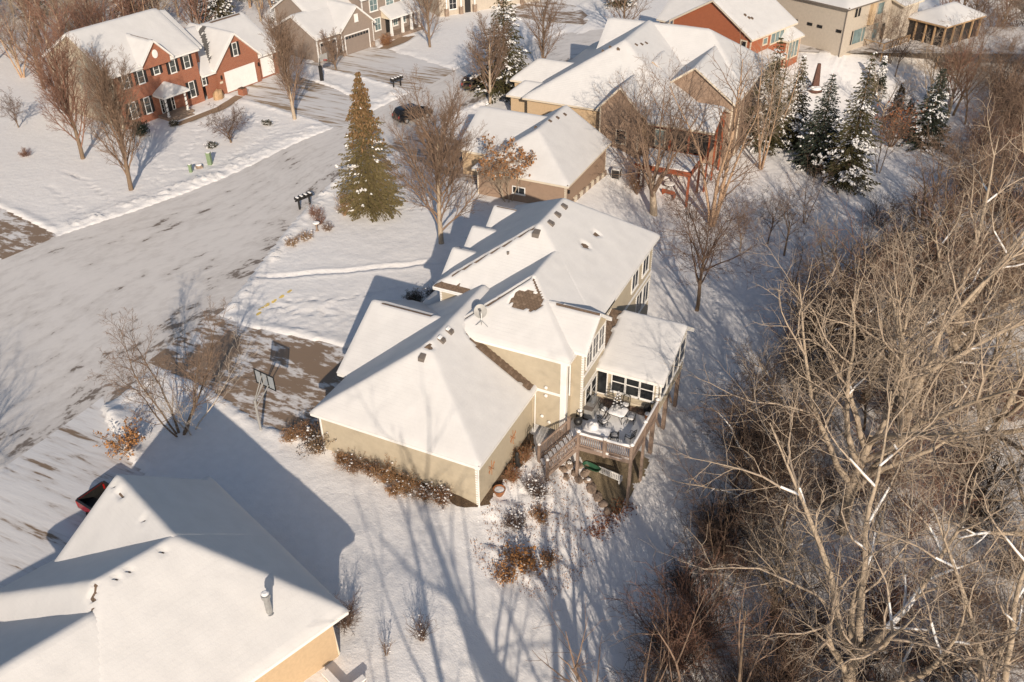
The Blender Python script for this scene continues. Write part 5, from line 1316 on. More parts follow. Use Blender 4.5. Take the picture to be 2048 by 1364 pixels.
def vase(seed, H=12, barkm=BARK, twigm=TWIG, spread=.42, dens=1.0, snow=0, trunk=.22, fine=5):
    """street maple: short trunk, many ascending limbs, fine upright twigs"""
    t = Tree(seed); h = H
    lv = [dict(jit=.03, up=.05, seg=6, tip=.3),
          dict(n=int(20*dens), len=.70, ang=spread*1.25, up=.075, jit=.055, seg=7, t0=.13, rr=.36, tip=.14),
          dict(n=int(11*dens), len=.40, ang=.50, up=.065, jit=.08, seg=4, t0=.12, rr=.42, tip=.3),
          dict(n=int(7*dens), len=.42, ang=.55, up=.045, jit=.1, seg=3, t0=.15, rr=.5, tip=.4),
          dict(n=fine, len=.45, ang=.6, up=.03, jit=.12, seg=2, t0=.2, rr=.6, tip=.5)]
    t.branch((0, 0, -.2), (0, 0, 1), h*.78, trunk, 0, lv)
    return t.meshes(barkm, twigm, 0, .0075, snow)
def spreadt(seed, H, barkm, twigm, trunk=.3, limbs=7, ang=.7, snow=0, nn=(8, 7, 5), rmin=.010, trunkfrac=.45, up=.05, jit=.1, lean=0, rr1=.6, split=0, l2=.55, snowmin=.05):
    t = Tree(seed)
    lv = [dict(jit=.05, up=.05, seg=6, tip=.55),
          dict(n=limbs, len=.95/trunkfrac*.64, ang=ang, up=up, jit=jit, seg=9, t0=.40, rr=rr1*.72, tip=.12, tap=0),
          dict(n=nn[0]+2, len=l2, ang=.75, up=.035, jit=jit*1.2, seg=6, t0=.15, rr=.34, tip=.2),
          dict(n=nn[1]+1, len=.45, ang=.75, up=.02, jit=.16, seg=4, t0=.12, rr=.36, tip=.3),
          dict(n=nn[2]+1, len=.5, ang=.8, up=.01, jit=.18, seg=3, t0=.12, rr=.5, tip=.5)]
    t.branch((0, 0, -.3), nrm3((lean, lean*.5, 1)), H*trunkfrac*.92, trunk, 0, lv)
    return t.meshes(barkm, twigm, split, rmin, snow, snowmin)
def multistem(seed, H, n, barkm, twigm, r=.1, spread=.25, nn=(7, 6, 4), rmin=.008, snow=0, split=0):
    t = Tree(seed); R_ = random.Random(seed)
    lv = [dict(jit=.07, up=.03, seg=8, tip=.15),
          dict(n=nn[0]+4, len=.34, ang=.6, up=.06, jit=.1, seg=5, t0=.22, rr=.35, tip=.25),
          dict(n=nn[1], len=.5, ang=.65, up=.03, jit=.14, seg=3, t0=.15, rr=.5, tip=.35),
          dict(n=nn[2], len=.5, ang=.7, up=-.02, jit=.16, seg=2, t0=.15, rr=.6, tip=.5)]
    for i in range(n):
        a = 6.28*i/n+R_.uniform(-.5, .5); s = spread*R_.uniform(.4, 1.3)
        t.branch((.12*math.cos(a), .12*math.sin(a), -.2), nrm3((s*math.cos(a), s*math.sin(a), 1)), H*R_.uniform(.75, 1.05), r*R_.uniform(.7, 1.1), 0, lv)
    return t.meshes(barkm, twigm, split, rmin, snow)
def shrub(seed, H, n, m, spread=.8, r=.018, nn=(6, 5), rmin=.006):
    t = Tree(seed); R_ = random.Random(seed)
    lv = [dict(jit=.12, up=.05, seg=4, tip=.4), dict(n=nn[0], len=.5, ang=.6, up=.05, jit=.14, seg=3, t0=.15, rr=.6, tip=.4), dict(n=nn[1], len=.5, ang=.7, up=.02, jit=.18, seg=2, t0=.1, rr=.65, tip=.5)]
    for i in range(n):
        a = R_.uniform(0, 6.28); s = spread*math.sqrt(R_.random())
        t.branch((.15*math.cos(a)*s, .15*math.sin(a)*s, -.05), nrm3((s*math.cos(a), s*math.sin(a), 1)), H*R_.uniform(.6, 1.1), r, 0, lv)
    return t, t.meshes(m, m, 99, rmin)
def leaves(pts, m, size, seed, name='leaves', per=1, spread=.1, snowy=0):
    R_ = np.random.RandomState(seed); P = np.repeat(np.array(pts), per, 0); P = P+R_.randn(*P.shape)*spread
    n = len(P); a = R_.randn(n, 3); a /= np.linalg.norm(a, axis=1, keepdims=True); c = np.cross(a, R_.randn(n, 3)); c /= np.linalg.norm(c, axis=1, keepdims=True)
    s = size*(.6+.8*R_.rand(n, 1)); V = np.stack([P-a*s, P+c*s*.6, P+a*s, P-c*s*.6], 1).reshape(-1, 3)
    b = MB(); b.add(V, np.arange(n*4).reshape(n, 4)); return (name, b.mesh(name, m))
def flecks(pts, size, seed, k, name='snow'):
    """small caps of snow caught in twigs"""
    R_ = np.random.RandomState(seed); P = np.array(pts); P = P[R_.permutation(len(P))[:k]]; n = len(P)
    s = size*(.35+1.1*R_.rand(n)**2); V = []
    for i in range(5):
        t = 2*PI*i/5; V.append(np.stack([P[:,0]+s*np.cos(t), P[:,1]+s*np.sin(t), P[:,2]], 1))
    V.append(P+np.stack([0*s, 0*s, s*.7], 1)); V = np.stack(V, 1).reshape(-1, 3); base = np.arange(n)[:,None]*6
    b = MB(); b.add(V, np.concatenate([base+np.array([[i, (i+1) % 5, 5]]) for i in range(5)])); return (name, b.mesh(name, SNOWT))
def spruce(seed, H, Rb, needm, snow=.3, cones=0, bare=.04, dens=1.0, droop=.28, top=1.0, sprsize=.30):
    R_ = np.random.RandomState(seed); segs = []; T = Tree(seed)
    for i in range(10): T.seg.append(((0, 0, H*i/10-.2), (0, 0, H*(i+1)/10-.2), .17*H/10*(1-i/10)+.02, .17*H/10*(1-(i+1)/10)+.02, 0))
    P = []; D = []; Wt = []
    z = H*bare
    while z < H*.985:
        f = 1-(z-H*bare)/(H*(1-bare)); rad = Rb*(f**.85)*(.82+.3*R_.rand())+.12
        n = int((5+8*f)*dens)+2; a0 = R_.rand()*6.28
        for k in range(n):
            a = a0+6.28*k/n+R_.randn()*.15; L = rad*(.72+.45*R_.rand()); dr = droop*(.6+.8*R_.rand())*(.4+f)
            ca, sa = math.cos(a), math.sin(a)
            T.seg.append(((0, 0, z), (ca*L*.95, sa*L*.95, z-dr*L*.75), .014+.02*f, .006, 1))
            m = max(3, int(L*5.5*dens))
            t = (np.arange(m)+R_.rand(m))/m; t = .12+.9*t
            zz = z-dr*L*(t-.25*t*t)+.03
            for j in range(m):
                wd = .42*L*(1.12-t[j])*.55+.1
                for q in range(2):
                    off = R_.uniform(-1, 1)*wd
                    P.append((ca*L*t[j]-sa*off, sa*L*t[j]+ca*off, zz[j]-abs(off)*.22+R_.randn()*.05)); D.append((ca-sa*off/wd*.8, sa+ca*off/wd*.8, -.25-.25*R_.rand())); Wt.append((t[j], z/H))
        z += H*.021*(1+.5*R_.rand())+.09
    P = np.array(P); D = np.array(D); Wt = np.array(Wt); D /= np.linalg.norm(D, axis=1, keepdims=True)
    n = len(P); side = np.cross(D, R_.randn(n, 3)*.45+np.array([0, 0, 1])); side /= np.linalg.norm(side, axis=1, keepdims=True)
    s = sprsize*(.6+.7*R_.rand(n, 1))*(.65+.35*(1-Wt[:,1:2]))
    def quads(P, D, side, s, w): return np.stack([P-D*s*.5, P+side*s*w-D*s*.05, P+D*s*.75, P-side*s*w-D*s*.05], 1).reshape(-1, 3)
    b = MB(); b.add(quads(P, D, side, s, .24), np.arange(n*4).reshape(n, 4))
    up2 = np.cross(D, side); b.add(quads(P, D, up2, s, .2), np.arange(n*4).reshape(n, 4))
    out = T.meshes(BARK, BARK, 1, .012)
    out.append(('needles', b.mesh('needles', needm)))
    if snow:
        clump = .65*vnoise(P[:,0]+P[:,2]*.9+seed, P[:,1]-P[:,2]*1.3, .95, seed)+.35*vnoise(P[:,0]*1.0, P[:,1]+P[:,2]*2.2, 1.9, seed+3)
        m = (clump > .70-.36*snow) & (R_.rand(n) < .95) & (Wt[:,0] > .3)
        Q = P[m]; sq = s[m]*.62; dd = D[m].copy(); dd[:,2] *= .6; sd = side[m]
        V = np.stack([Q-dd*sq*.9, Q+sd*sq*.75, Q+dd*sq*1.2, Q-sd*sq*.75, Q+np.array([0, 0, .16])*sq/.15*.6], 1); V[:,:,2] += .05
        V = V.reshape(-1, 3); base = np.arange(len(Q))[:,None]*5
        b = MB(); b.add(V, np.concatenate([base+np.array([[i, (i+1) % 4, 4]]) for i in range(4)])); out.append(('snow_load', b.mesh('snow_load', SNOWT)))
    if cones:
        m = (Wt[:,1] > cones) & (R_.rand(n) < .62*np.clip((Wt[:,1]-cones)*4, .1, 1)); Q = P[m]; k = len(Q)
        s2 = .13; d3 = np.tile(np.array([[0, 0, -1.]]), (k, 1))+R_.randn(k, 3)*.35; sd = np.cross(d3, R_.randn(k, 3)); sd /= np.linalg.norm(sd, axis=1, keepdims=True)
        b = MB(); b.add(quads(Q, d3, sd, np.full((k, 1), .24), .3), np.arange(k*4).reshape(k, 4)); b.add(quads(Q+.05, d3, np.cross(d3, sd), np.full((k, 1), .24), .3), np.arange(k*4).reshape(k, 4)); out.append(('cones', b.mesh('cones', CONE)))
    return out

# street trees, each grown on its own
plant('bare_maple', vase(1, 12.6, BARK, TWIGR, .40, 1.15, trunk=.24), -61.7, 28.1, .3, 1, 'tall bare reddish maple at the left end of the brick house')
plant('bare_maple', vase(2, 13.2, BARK, TWIG, .36, 1.15, trunk=.25), -51.2, 24.4, 1.3, 1, 'bare maple nearest the street in front of the brick house, long shadow on the snow')
plant('bare_maple', vase(3, 11.4, BARKT, TWIG, .30, 1.1, trunk=.23), -47.8, 46.7, 2.3, 1, 'bare upright maple beside the brick house driveway')
plant('bare_maple', vase(4, 13.2, BARKT, TWIG, .56, 1.2, trunk=.26), -17.6, 27.5, .9, 1, 'large spreading bare maple in the front lawn of the tan house')
plant('bare_tree', vase(5, 5.4, BARK, TWIG, .62, .9, trunk=.13), -53.5, 63.4, 0, 1, 'low rounded bare tree in front of the grey brown garage')
plant('bare_maple', vase(6, 10.0, BARKT, TWIG, .55, 1.0, trunk=.2), -29.2, 60.3, 2, 1, 'bare tree standing in front of the dark spruce by the kerb')
plant('bare_tree', vase(7, 11.0, BARK, TWIG, .45, .9, trunk=.2), -27.4, 72.1, 1, 1, 'dark trunked bare tree behind the taupe house front gable')
plant('bare_maple', vase(8, 10.0, BARK, TWIG, .5, .9, trunk=.2), -47.0, 77.0, 1, 1, 'bare tree in front of the grey brown house porch')
plant('bare_tree', vase(9, 9.5, BARK, TWIG, .6, .8, trunk=.22), -23.2, 90.9, 1, 1, 'bare tree by the far street left of the rust red house')
plant('ornamental_tree', spreadt(10, 5.4, BARK, TWIGD, .13, 9, .75, nn=(5, 5, 4), trunkfrac=.32), -50.0, 38.1, 0, 1, 'small dark branched ornamental tree on the brick house lawn')
plant('bare_tree', spreadt(11, 4.6, BARK, TWIGD, .09, 7, .55, nn=(5, 4, 3)), -75.6, 31.7, 0, 1, 'small bare tree in the shaded lawn at the left edge')
plant('bare_tree', spreadt(12, 17.5, BARKT, TWIG, .42, 9, .52, snow=.16, snowmin=.06, nn=(7, 6, 4), trunkfrac=.26, up=.07, rr1=.5), -3.8, 46.2, .5, 1, 'big forked bare tree with pale trunk in front of the taupe house deck')
plant('river_birch', multistem(13, 16, 4, BIRCHO, TWIG, .21, .17, nn=(6, 6, 4), snow=.05), 1.8, 47.5, 0, 1.08, 'clump of peeling orange river birch stems right of the red deck')
plant('bare_tree', spreadt(14, 11.5, BARK, TWIGD, .18, 11, .62, nn=(7, 6, 4), trunkfrac=.55, up=.05), 4.9, 31.2, 0, 1, 'dark slender bare tree in the back lawn right of the tan house')
plant('river_birch', multistem(15, 13, 4, BIRCHO, TWIGT, .14, .18, nn=(6, 5, 4)), 3.3, 62.7, 1, 1, 'river birch with orange bark in front of the snowy spruce pair')
plant('river_birch', multistem(16, 13.5, 3, BIRCHO, TWIGT, .16, .12, nn=(6, 5, 4)), 3.4, 69.6, 2, 1, 'tall single river birch trunk beside the low stone edging')
plant('bare_tree', multistem(17, 7.8, 3, BARK, TWIGD, .08, .2, nn=(6, 5, 3)), 15.2, 69, 0, 1, 'dark multi stemmed bare tree right of the two snowy spruces')
plant('bare_tree', spreadt(18, 11, BARK, TWIG, .22, 6, .6, snow=.25, nn=(5, 5, 3), trunkfrac=.5), 19.3, 92.7, 0, 1, 'leaning bare tree with snowy limbs in front of the pavilion')
plant('bare_tree', spreadt(19, 10, BARK, TWIG, .18, 6, .5, nn=(5, 5, 3), trunkfrac=.55), 21.6, 91, 2, 1, 'slim bare tree right of the leaning one below the pavilion')
plant('bare_tree', spreadt(23, 8.5, BARKT, TWIGT, .2, 6, .8, snow=.3, nn=(6, 5, 3), trunkfrac=.3), 13.6, 84.5, 2, 1, 'wide branching pale tree behind the right hand dark spruce')
plant('birch', multistem(20, 8.6, 5, BARK, TWIG, .085, .62, nn=(8, 7, 5)), -20.6, -2.3, 0, 1, 'dark stemmed birch spreading over the snow bank by the street')
plant('birch', multistem(21, 7.0, 3, BIRCH, BIRCH, .06, .75, nn=(6, 5, 3)), -20.1, -1.8, -.6, 1, 'white branched birch leaning toward the driveway')
# conifers
plant('spruce', spruce(31, 13.2, 3.4, NEEDO, -.24, .50, .02, 1.45, sprsize=.25), -26.9, 30.7, 0, 1, 'tall green spruce with a cone brown top beside the street')
plant('spruce', spruce(32, 13.6, 4.2, NEED, .14, 0, .02, 1.0), -29.2, 64.4, 1, 1, 'dark spruce with snow on its right side near the far parked car')
plant('spruce', spruce(33, 11, 3.3, NEEDB, .06, 0, .02, 1.1), 8.6, 66.8, 1, 1, 'darker left spruce of the pair in the back lawns')
plant('spruce', spruce(34, 15, 3.2, NEED, .26, 0, .06, 1.1), 12.3, 64, 2, 1, 'tall snow laden spruce, right of the pair in the back lawns')
plant('spruce', spruce(35, 9.6, 3.0, NEEDB, .10, 0, .02, 1.05), 19.1, 79.5, 0, 1, 'stout snowy spruce in front of the pale branching tree')
plant('spruce', spruce(36, 12.6, 3.5, NEED, .06, 0, .02, 1.0), 2.2, 69.2, 0, 1, 'spruce between the taupe roof and the rust red house')
plant('spruce', spruce(37, 10.5, 2.7, NEED, .22, 0, .02, 1.0), 4.8, 70.9, 0, 1, 'narrow snow dotted spruce in front of the rust red house corner')
plant('arborvitae', spruce(38, 5.0, 1.0, NEEDB, .3, 0, .02, .9), 12.0, 92, 0, 1, 'slim dark evergreen at the foot of the cream house wall')
plant('arborvitae', spruce(39, 4.6, 1.2, NEED, .3, .3, .02, .9), 15.0, 86, 1, 1, 'brownish small evergreen behind the tall snow laden spruce')
plant('spruce', spruce(40, 4.2, 1.6, NEEDB, .6, 0, .02, .9), 16.6, 83, 1, 1, 'small snowy evergreen between the tall spruce and the stout spruce')
far_sp = [spruce(41, 11, 2.8, NEED, .5, 0, .02, .8), spruce(42, 10, 2.6, NEEDB, .5, .5, .02, .8)]
FS = [(-78, 70), (-84.7, 75.9), (-92, 66), (-98.4, 74.7), (-70.5, 75), (-74, 82), (-103, 82), (-88, 88), (-66, 88), (-40, 112), (-30, 108), (-112, 66)]
for i, (x, y) in enumerate(FS):
    R_ = random.Random(i); plant('spruce', far_sp[i % 2], x, y, R_.uniform(0, 6), R_.uniform(.8, 1.2), 'evergreen among the trees behind the houses across the street', 'tree', 'evergreens behind the far houses')
# bare trees behind the far houses
bgt = [vase(51, 10, BARKT, TWIGR, .5, .8, fine=4), spreadt(52, 10, BARKT, TWIGT, .2, 7, .6, nn=(6, 5, 3)), multistem(53, 10, 3, BIRCHO, TWIGR, .11, .25, nn=(6, 5, 3)), vase(54, 9, BARK, TWIG, .55, .8, fine=4)]
R_ = random.Random(3); nb = 0
HB = [(-80, -56, 30, 63), (-70, -52, 60, 90), (-62, -38, 90, 112), (-26, 0, 56, 78), (-20, 6, 76, 98), (-4, 18, 94, 115)]
tries = 0
while nb < 150 and tries < 9000:
    tries += 1
    y = R_.uniform(38, 165); x = R_.uniform(-140, 45)
    if nb < 95 and not (-128 < x < -73 and y < 108): continue
    if x > -76 + max(0, (y-75))*1.3 and not (y > 122): continue
    if any(a < x < c and d < y < e for a, c, d, e in HB): continue
    nb += 1
    q_ = R_.randrange(4)
    plant('bare_tree', bgt[q_], x, y, R_.uniform(0, 6.3), R_.uniform(.8, 1.3), ('reddish upright', 'pale wide branched', 'many stemmed orange barked', 'brown upright')[q_]+' bare tree '+('in the top left corner beyond the brick house' if x < -95 else 'close behind the brick house' if x < -60 and y < 90 else 'beyond the far houses along the top edge'), 'tree', 'bare trees behind the far houses')
# far houses glimpsed through those trees
for i, (x, y, a, lab, wm) in enumerate(((-118, 92, 30, 'far beige house glimpsed through bare trees at the top left corner', SIDING_B), (-96, 112, 20, 'far tan house behind the evergreens above the brick house', STUCCO_C), (-8, 135, -30, 'far house beyond the street at the top middle', SIDING_G), (40, 150, -40, 'far snowy roofed house at the top right corner', STUCCO_C))):
    FH = thing('house', lab, 'house', (x, y, tz(x, y)), R(-a))
    wing(FH, -12, 0, -8, 8, 5.5, {'x0': .55, 'x1': .55}, zb=-1, wallm=wm, course=None, cell=.8, corners=False)
    for s in (-6, -2.5, 1, 4.5): window(FH, (-.36, 0), (0, 1), (1, 0), s, s+1.2, 3.4, 4.9, 2, 2); window(FH, (-.36, 0), (0, 1), (1, 0), s, s+1.2, .8, 2.3, 2, 2)

# the wood along the right edge
def zone(y): return ('near the bottom edge' if y < 4 else 'level with the deck' if y < 16 else 'level with the tan house roof' if y < 32 else 'level with the dark lawn tree' if y < 48 else 'level with the red deck' if y < 62 else 'beside the snowy spruces' if y < 82 else 'toward the top right corner')
TWIGK = bark('twig_blackish', (.05, .036, .03), (.11, .078, .06))
big = [spreadt(61, 17, BARKT, TWIGT, .36, 7, .80, snow=.24, snowmin=.05, nn=(6, 6, 4), trunkfrac=.34, up=.05, jit=.14, rr1=.72, split=1, rmin=.006),
       spreadt(62, 16, BARKT, BARKT, .35, 8, .92, snow=.24, snowmin=.05, nn=(5, 5, 4), trunkfrac=.30, up=.045, jit=.16, rr1=.75, split=1, rmin=.006),
       spreadt(63, 18, BARKT, TWIGT, .36, 8, .66, snow=.22, snowmin=.05, nn=(6, 6, 4), trunkfrac=.40, up=.06, jit=.13, rr1=.7, split=1, rmin=.006),
       spreadt(64, 15, BARKT, TWIG, .28, 9, .72, snow=.22, snowmin=.045, nn=(6, 5, 4), trunkfrac=.38, up=.05, jit=.15, rr1=.68, split=1, rmin=.006)]
bigb = [spreadt(65, 16, BARK, TWIG, .34, 7, .7, snow=.2, snowmin=.06, nn=(5, 4, 3), trunkfrac=.38, up=.055, jit=.13, rr1=.68, split=1, rmin=.006),
        spreadt(66, 15, BARK, TWIGR, .30, 7, .6, snow=.2, snowmin=.06, nn=(5, 5, 3), trunkfrac=.42, up=.06, jit=.12, rr1=.65, split=1, rmin=.006)]
mid = [spreadt(71, 9, BARK, TWIG, .13, 7, .6, snow=.12, snowmin=.05, nn=(5, 5, 4), trunkfrac=.55), spreadt(72, 10, TWIGK, TWIGK, .14, 8, .55, nn=(5, 5, 4), trunkfrac=.6), multistem(73, 10, 3, BARK, TWIGD, .09, .25, nn=(5, 5, 4)), spreadt(74, 8, BARKT, TWIG, .12, 7, .7, nn=(5, 5, 4), trunkfrac=.5)]
thk = [shrub(81, 3.6, 24, TWIGK, .7, .02, (6, 6), .007)[1], shrub(82, 3.0, 26, TWIGD, .8, .018, (6, 5), .007)[1], shrub(83, 4.2, 18, TWIGR, .6, .022, (6, 6), .007)[1], shrub(84, 2.6, 26, TWIGK, .9, .016, (6, 5), .007)[1]]
BIG = [(22.0, -1.0, 'foremost huge cottonwood with snow lined limbs at the lower right'), (31, 13, None), (22.5, 18.5, 'large pale cottonwood leaning over the back lawn right of the deck'), (34, 25, None), (25.0, 31.5, 'large cottonwood with crossing snowy limbs in the middle of the wood'), (36, 39, None), (28.5, 44, None), (33, 60, None), (28.5, -1.5, None), (46, 30, None), (20.0, 11.5, 'long limbed cottonwood at the lawn edge of the wood, level with the deck posts'), (19.5, 25.5, 'pale limbed cottonwood at the lawn edge of the wood beyond the sunroom'), (21.5, 38.5, None), (27.5, 22, None), (21.5, 49, None), (19.5, 33.5, None)]
for i, (x, y, k_, s_, lab) in enumerate([(15.2, 9.5, 3, .72, 'pale bare tree at the lawn edge level with the gravel below the deck'), (15.0, 17.0, 0, .62, 'pale bare tree at the edge of the back lawn level with the sunroom posts'), (14.6, 27.5, 3, .75, 'pale bare tree on the lawn edge beyond the sunroom roof'), (15.6, 37.5, 2, .62, 'pale bare tree on the lawn edge right of the dark lawn tree'), (17.5, 3.0, 2, .6, 'small pale bare tree between the lawn and the foremost huge cottonwood')]):
    plant('bare_tree', big[k_], x, y, 1.1+i*1.7, s_, lab)
# their trunks stand in the wood; more stand south of the view and throw their shadows over the lawn
for i, (x, y, lab) in enumerate(BIG):
    R_ = random.Random(100+i)
    far_ = y > 29 and not lab
    plant('cottonwood', bigb[i % 2] if far_ else big[i % 4], x, y, R_.uniform(0, 6.3), R_.uniform(.9, 1.1)*(1.2 if lab else 1), lab or (('brown' if far_ else 'pale')+' tall bare cottonwood in the right hand wood, '+zone(y)), 'tree', None if lab else 'large bare trees in the right hand wood')
cst = [spreadt(91, 17, BARK, TWIG, .34, 5, .42, nn=(2, 2, 1), trunkfrac=.5, up=.06, jit=.09, rr1=.85), spreadt(92, 16, BARKT, TWIG, .32, 5, .48, nn=(2, 2, 1), trunkfrac=.45, up=.07, jit=.1, rr1=.85), multistem(93, 17, 2, BARK, TWIG, .24, .16, nn=(0, 4, 2))]
for i, (x, y, s_) in enumerate([(20.5, -27, 1.5), (27, -25, 1.5), (25, -15, .98), (31, -11, 1.1), (14.5, -25.5, 1.25), (22, -20, 1.1), (31, -21, 1.4)]):
    R_ = random.Random(200+i)
    plant('bare_tree', cst[i % 3], x, y, R_.uniform(0, 6.3), s_, 'tall bare tree below the bottom edge of the photo, casting trunk shadows on the lawn', 'tree', 'bare trees south of the view')
for i, (x, y, s_, lab) in enumerate([(13.0, -11.3, .68, 'sparse bare tree whose crown rises over the bottom edge left of the others'), (15.6, -9.8, .75, 'sparse bare tree crown at the bottom edge between the lawn and the wood'), (18.6, -8.2, .85, 'sparse bare tree crown at the bottom edge nearest the wood')]):
    plant('bare_tree', cst[i], x, y, i*1.7, s_, lab)
for i, (x, y) in enumerate([(-25, -7), (-28, -11), (-22.5, -13)]):
    R_ = random.Random(230+i)
    plant('bare_maple', big[(i+1) % 4], x-.0, y-14, R_.uniform(0, 6.3), .9, 'bare tree beyond the lower left edge casting shadows on the street', 'tree', 'bare trees left of the view')
def wood_edge(y): return np.interp(y, [-30, -8, 2, 8, 18, 30, 45, 60, 80, 100, 140], [13, 13.5, 13.6, 13.6, 13.8, 14.0, 15.5, 19, 25, 29, 34])
R_ = random.Random(9); n = 0; placed = []
while n < 66:
    y = R_.uniform(-7, 125); x = wood_edge(y)+1.0+R_.random()**1.2*(20+.2*max(0, y))
    if any((x-a)**2+(y-b)**2 < 3.0 for a, b in placed): continue
    placed.append((x, y)); n += 1
    q_ = R_.randrange(4)
    plant('bare_tree', mid[q_], x, y, R_.uniform(0, 6.3), R_.uniform(.7, 1.2), ('brown slender', 'dark slender', 'many stemmed', 'pale barked slender')[q_]+' bare tree in the right hand wood, '+zone(y), 'tree', 'slender trees in the right hand wood')
n = 0
while n < 190:
    y = -8+R_.random()**1.25*110; x = wood_edge(y)-1.2+R_.random()**1.1*(20+.15*max(0, y))
    n += 1
    q_ = R_.randrange(4)
    plant('thicket_shrub', thk[q_], x, y, R_.uniform(0, 6.3), R_.uniform(.8, 1.5), ('tall blackish', 'dark brown', 'reddish', 'low blackish')[q_]+' bare undergrowth shrub in the right hand wood, '+zone(y), 'shrub', 'undergrowth of the right hand wood')
for i, (x, y, s) in enumerate([(9.5, 45.5, .8), (7.6, 47, .6), (10, 53, .7), (5.6, 44, .6), (12, 20, .7), (13, 12, .8), (11.5, 40, .6), (13.5, 34, .8)]):
    plant('bare_sapling', mid[i % 4], x, y, i*1.3, s, ('thin bare sapling at the lawn edge of the wood, '+zone(y)), 'tree', 'saplings along the lawn edge of the wood')

R_ = random.Random(77)
for i in range(46):      # trees and brush round the pavilion and along the top right edge
    y = R_.uniform(84, 128); x = R_.uniform(17, 62)
    if (x-16.5)**2+(y-109)**2 < 60: continue
    q_ = R_.randrange(4)
    plant('bare_tree', bgt[q_] if i % 2 else mid[q_], x, y, R_.uniform(0, 6.3), R_.uniform(.75, 1.15), ('reddish', 'pale', 'orange barked', 'brown')[q_]+(' bare tree' if i % 2 else ' slender bare tree')+' around the pavilion in the top right corner', 'tree', 'bare trees in the top right corner')
for i in range(20):
    y = R_.uniform(62, 118); x = wood_edge(y)-3+R_.random()*26; q_ = R_.choice((0, 1, 2, 2))
    plant('thicket_shrub', thk[q_], x, y, R_.uniform(0, 6.3), R_.uniform(1.0, 1.9), ('dark brown', 'mid brown', 'reddish')[q_]+' tall brush in the upper part of the right hand wood', 'shrub', 'brush in the upper right wood')
for i, (x, y, s_) in enumerate(((10.5, 101, .8), (13.5, 97, .7), (12.2, 100.5, .9))):
    plant('bare_tree', mid[i], x, y, i*2, s_, ('bare tree in front of the cream house deck, left', 'bare tree in front of the cream house deck, lowest', 'bare tree in front of the cream house deck, right')[i])

# garden shrubs
def gshrub(name, seed, x, y, H, n, m, label, spread=.8, leafmat=None, lsize=.05, lper=1, snowk=0, snows=.05, sc=1, nn=(6, 5), cat='shrub', group=None, lv=1):
    t, me = shrub(seed, H, n, m, spread, .016, nn)
    me = [('stems', me[0][1])]
    if leafmat: me.append(leaves(t.tips(lv)[::2], leafmat, lsize, seed, 'leaves', lper, .05))
    if snowk: me.append(flecks(t.tips(0), snows, seed, snowk))
    return plant(name, me, x, y, seed*.7, sc, label, cat, group)
gshrub('shrub', 361, -12.6, .6, 1.3, 26, TWIG, 'brown twiggy shrub right of the snow capped wooden stake', .8, DEADL, .035, 1, 30, .07)
gshrub('shrub', 362, -13.4, .2, .9, 22, DRYG, 'low dry plant left of the snow capped wooden stake', 1.0, DEADL, .035, 1, 20, .07)
gshrub('shrub', 363, 4.8, -.3, 1.0, 22, TWIG, 'twiggy dry plant right of the orange hydrangea', 1.1, DEADL, .05, 1, 40, .06, nn=(4, 4))
gshrub('shrub', 364, 3.4, -3.1, .9, 24, TWIG, 'low twiggy plant at the lower end of the garden bed', 1.1, DEADO, .06, 1, 40, .06, nn=(4, 4))
gshrub('shrub', 365, 3.2, 2.3, .7, 20, DRYG, 'low dry stems between the two round dark shrubs', 1.2, DEADL, .04, 1, 40, .06)
gshrub('shrub', 301, -8.3, -.35, 1.35, 30, TWIG, 'brown twiggy shrub at the left end of the garage wall bed', .9, DEADL, .03, 1, 60, .06, sc=.86)
gshrub('shrub', 302, -5.9, -.45, 1.7, 26, DRYG, 'tall rusty shrub in the middle of the garage wall bed', .7, DEADL, .04, 1, 30, .06, sc=.86)
gshrub('shrub', 303, -4.2, -.5, 1.5, 26, DRYG, 'rust brown shrub right of the middle of the garage wall bed', .8, DEADL, .035, 1, 40, .06, sc=.86)
gshrub('shrub', 304, -2.0, -.6, 1.35, 34, TWIGD, 'dark snow flecked shrub nearest the garage corner', .9, DEADL, .03, 1, 110, .07, sc=.86)
gshrub('shrub', 305, -3.2, -.7, 1.1, 24, TWIG, 'low snow flecked shrub between the rusty shrub and the corner shrub', .9, DEADL, .03, 1, 90, .07, sc=.86)
gshrub('shrub', 354, 13.2, 6.5, 2.6, 40, TWIGK, 'dark fuzzy shrub sticking out onto the lawn from the wood near the tall deck post', .8, None, .05, 1, 0)
gshrub('shrub', 355, 12.6, 2.0, 2.4, 40, TWIGK, 'dark fuzzy shrub at the lawn edge nearest the bottom of the photo', .8, None, .05, 1, 0)
gshrub('shrub', 351, -7.1, -.3, 1.2, 26, TWIG, 'tan brown shrub between the left shrub and the tall rusty one', .8, DEADL, .03, 1, 30, .06, sc=.86)
gshrub('shrub', 352, -9.4, -.1, .9, 22, DRYG, 'low dry brown plant near the left end of the garage wall', .9, DEADL, .035, 1, 20, .06, sc=.86)
gshrub('shrub', 353, -5.0, -.9, .9, 26, DRYG, 'low rusty plant in front of the tall shrubs along the garage wall', 1.0, DEADL, .035, 1, 30, .06, sc=.86)
gshrub('rose_bush', 306, -11.2, .0, 1.6, 22, DRYG, 'stiff brown bush with snow dots at the garage left corner', .8, DARK, .05, 1, 60, .08)
gshrub('shrub', 307, 2.35, 3.7, 1.2, 44, TWIGD, 'round dark reddish shrub full of snow in front of the stairs', 1.0, None, .05, 1, 170, .08)
gshrub('shrub', 308, 2.4, .7, 1.0, 36, TWIGD, 'smaller round dark shrub below the garage corner', 1.0, None, .05, 1, 100, .07)
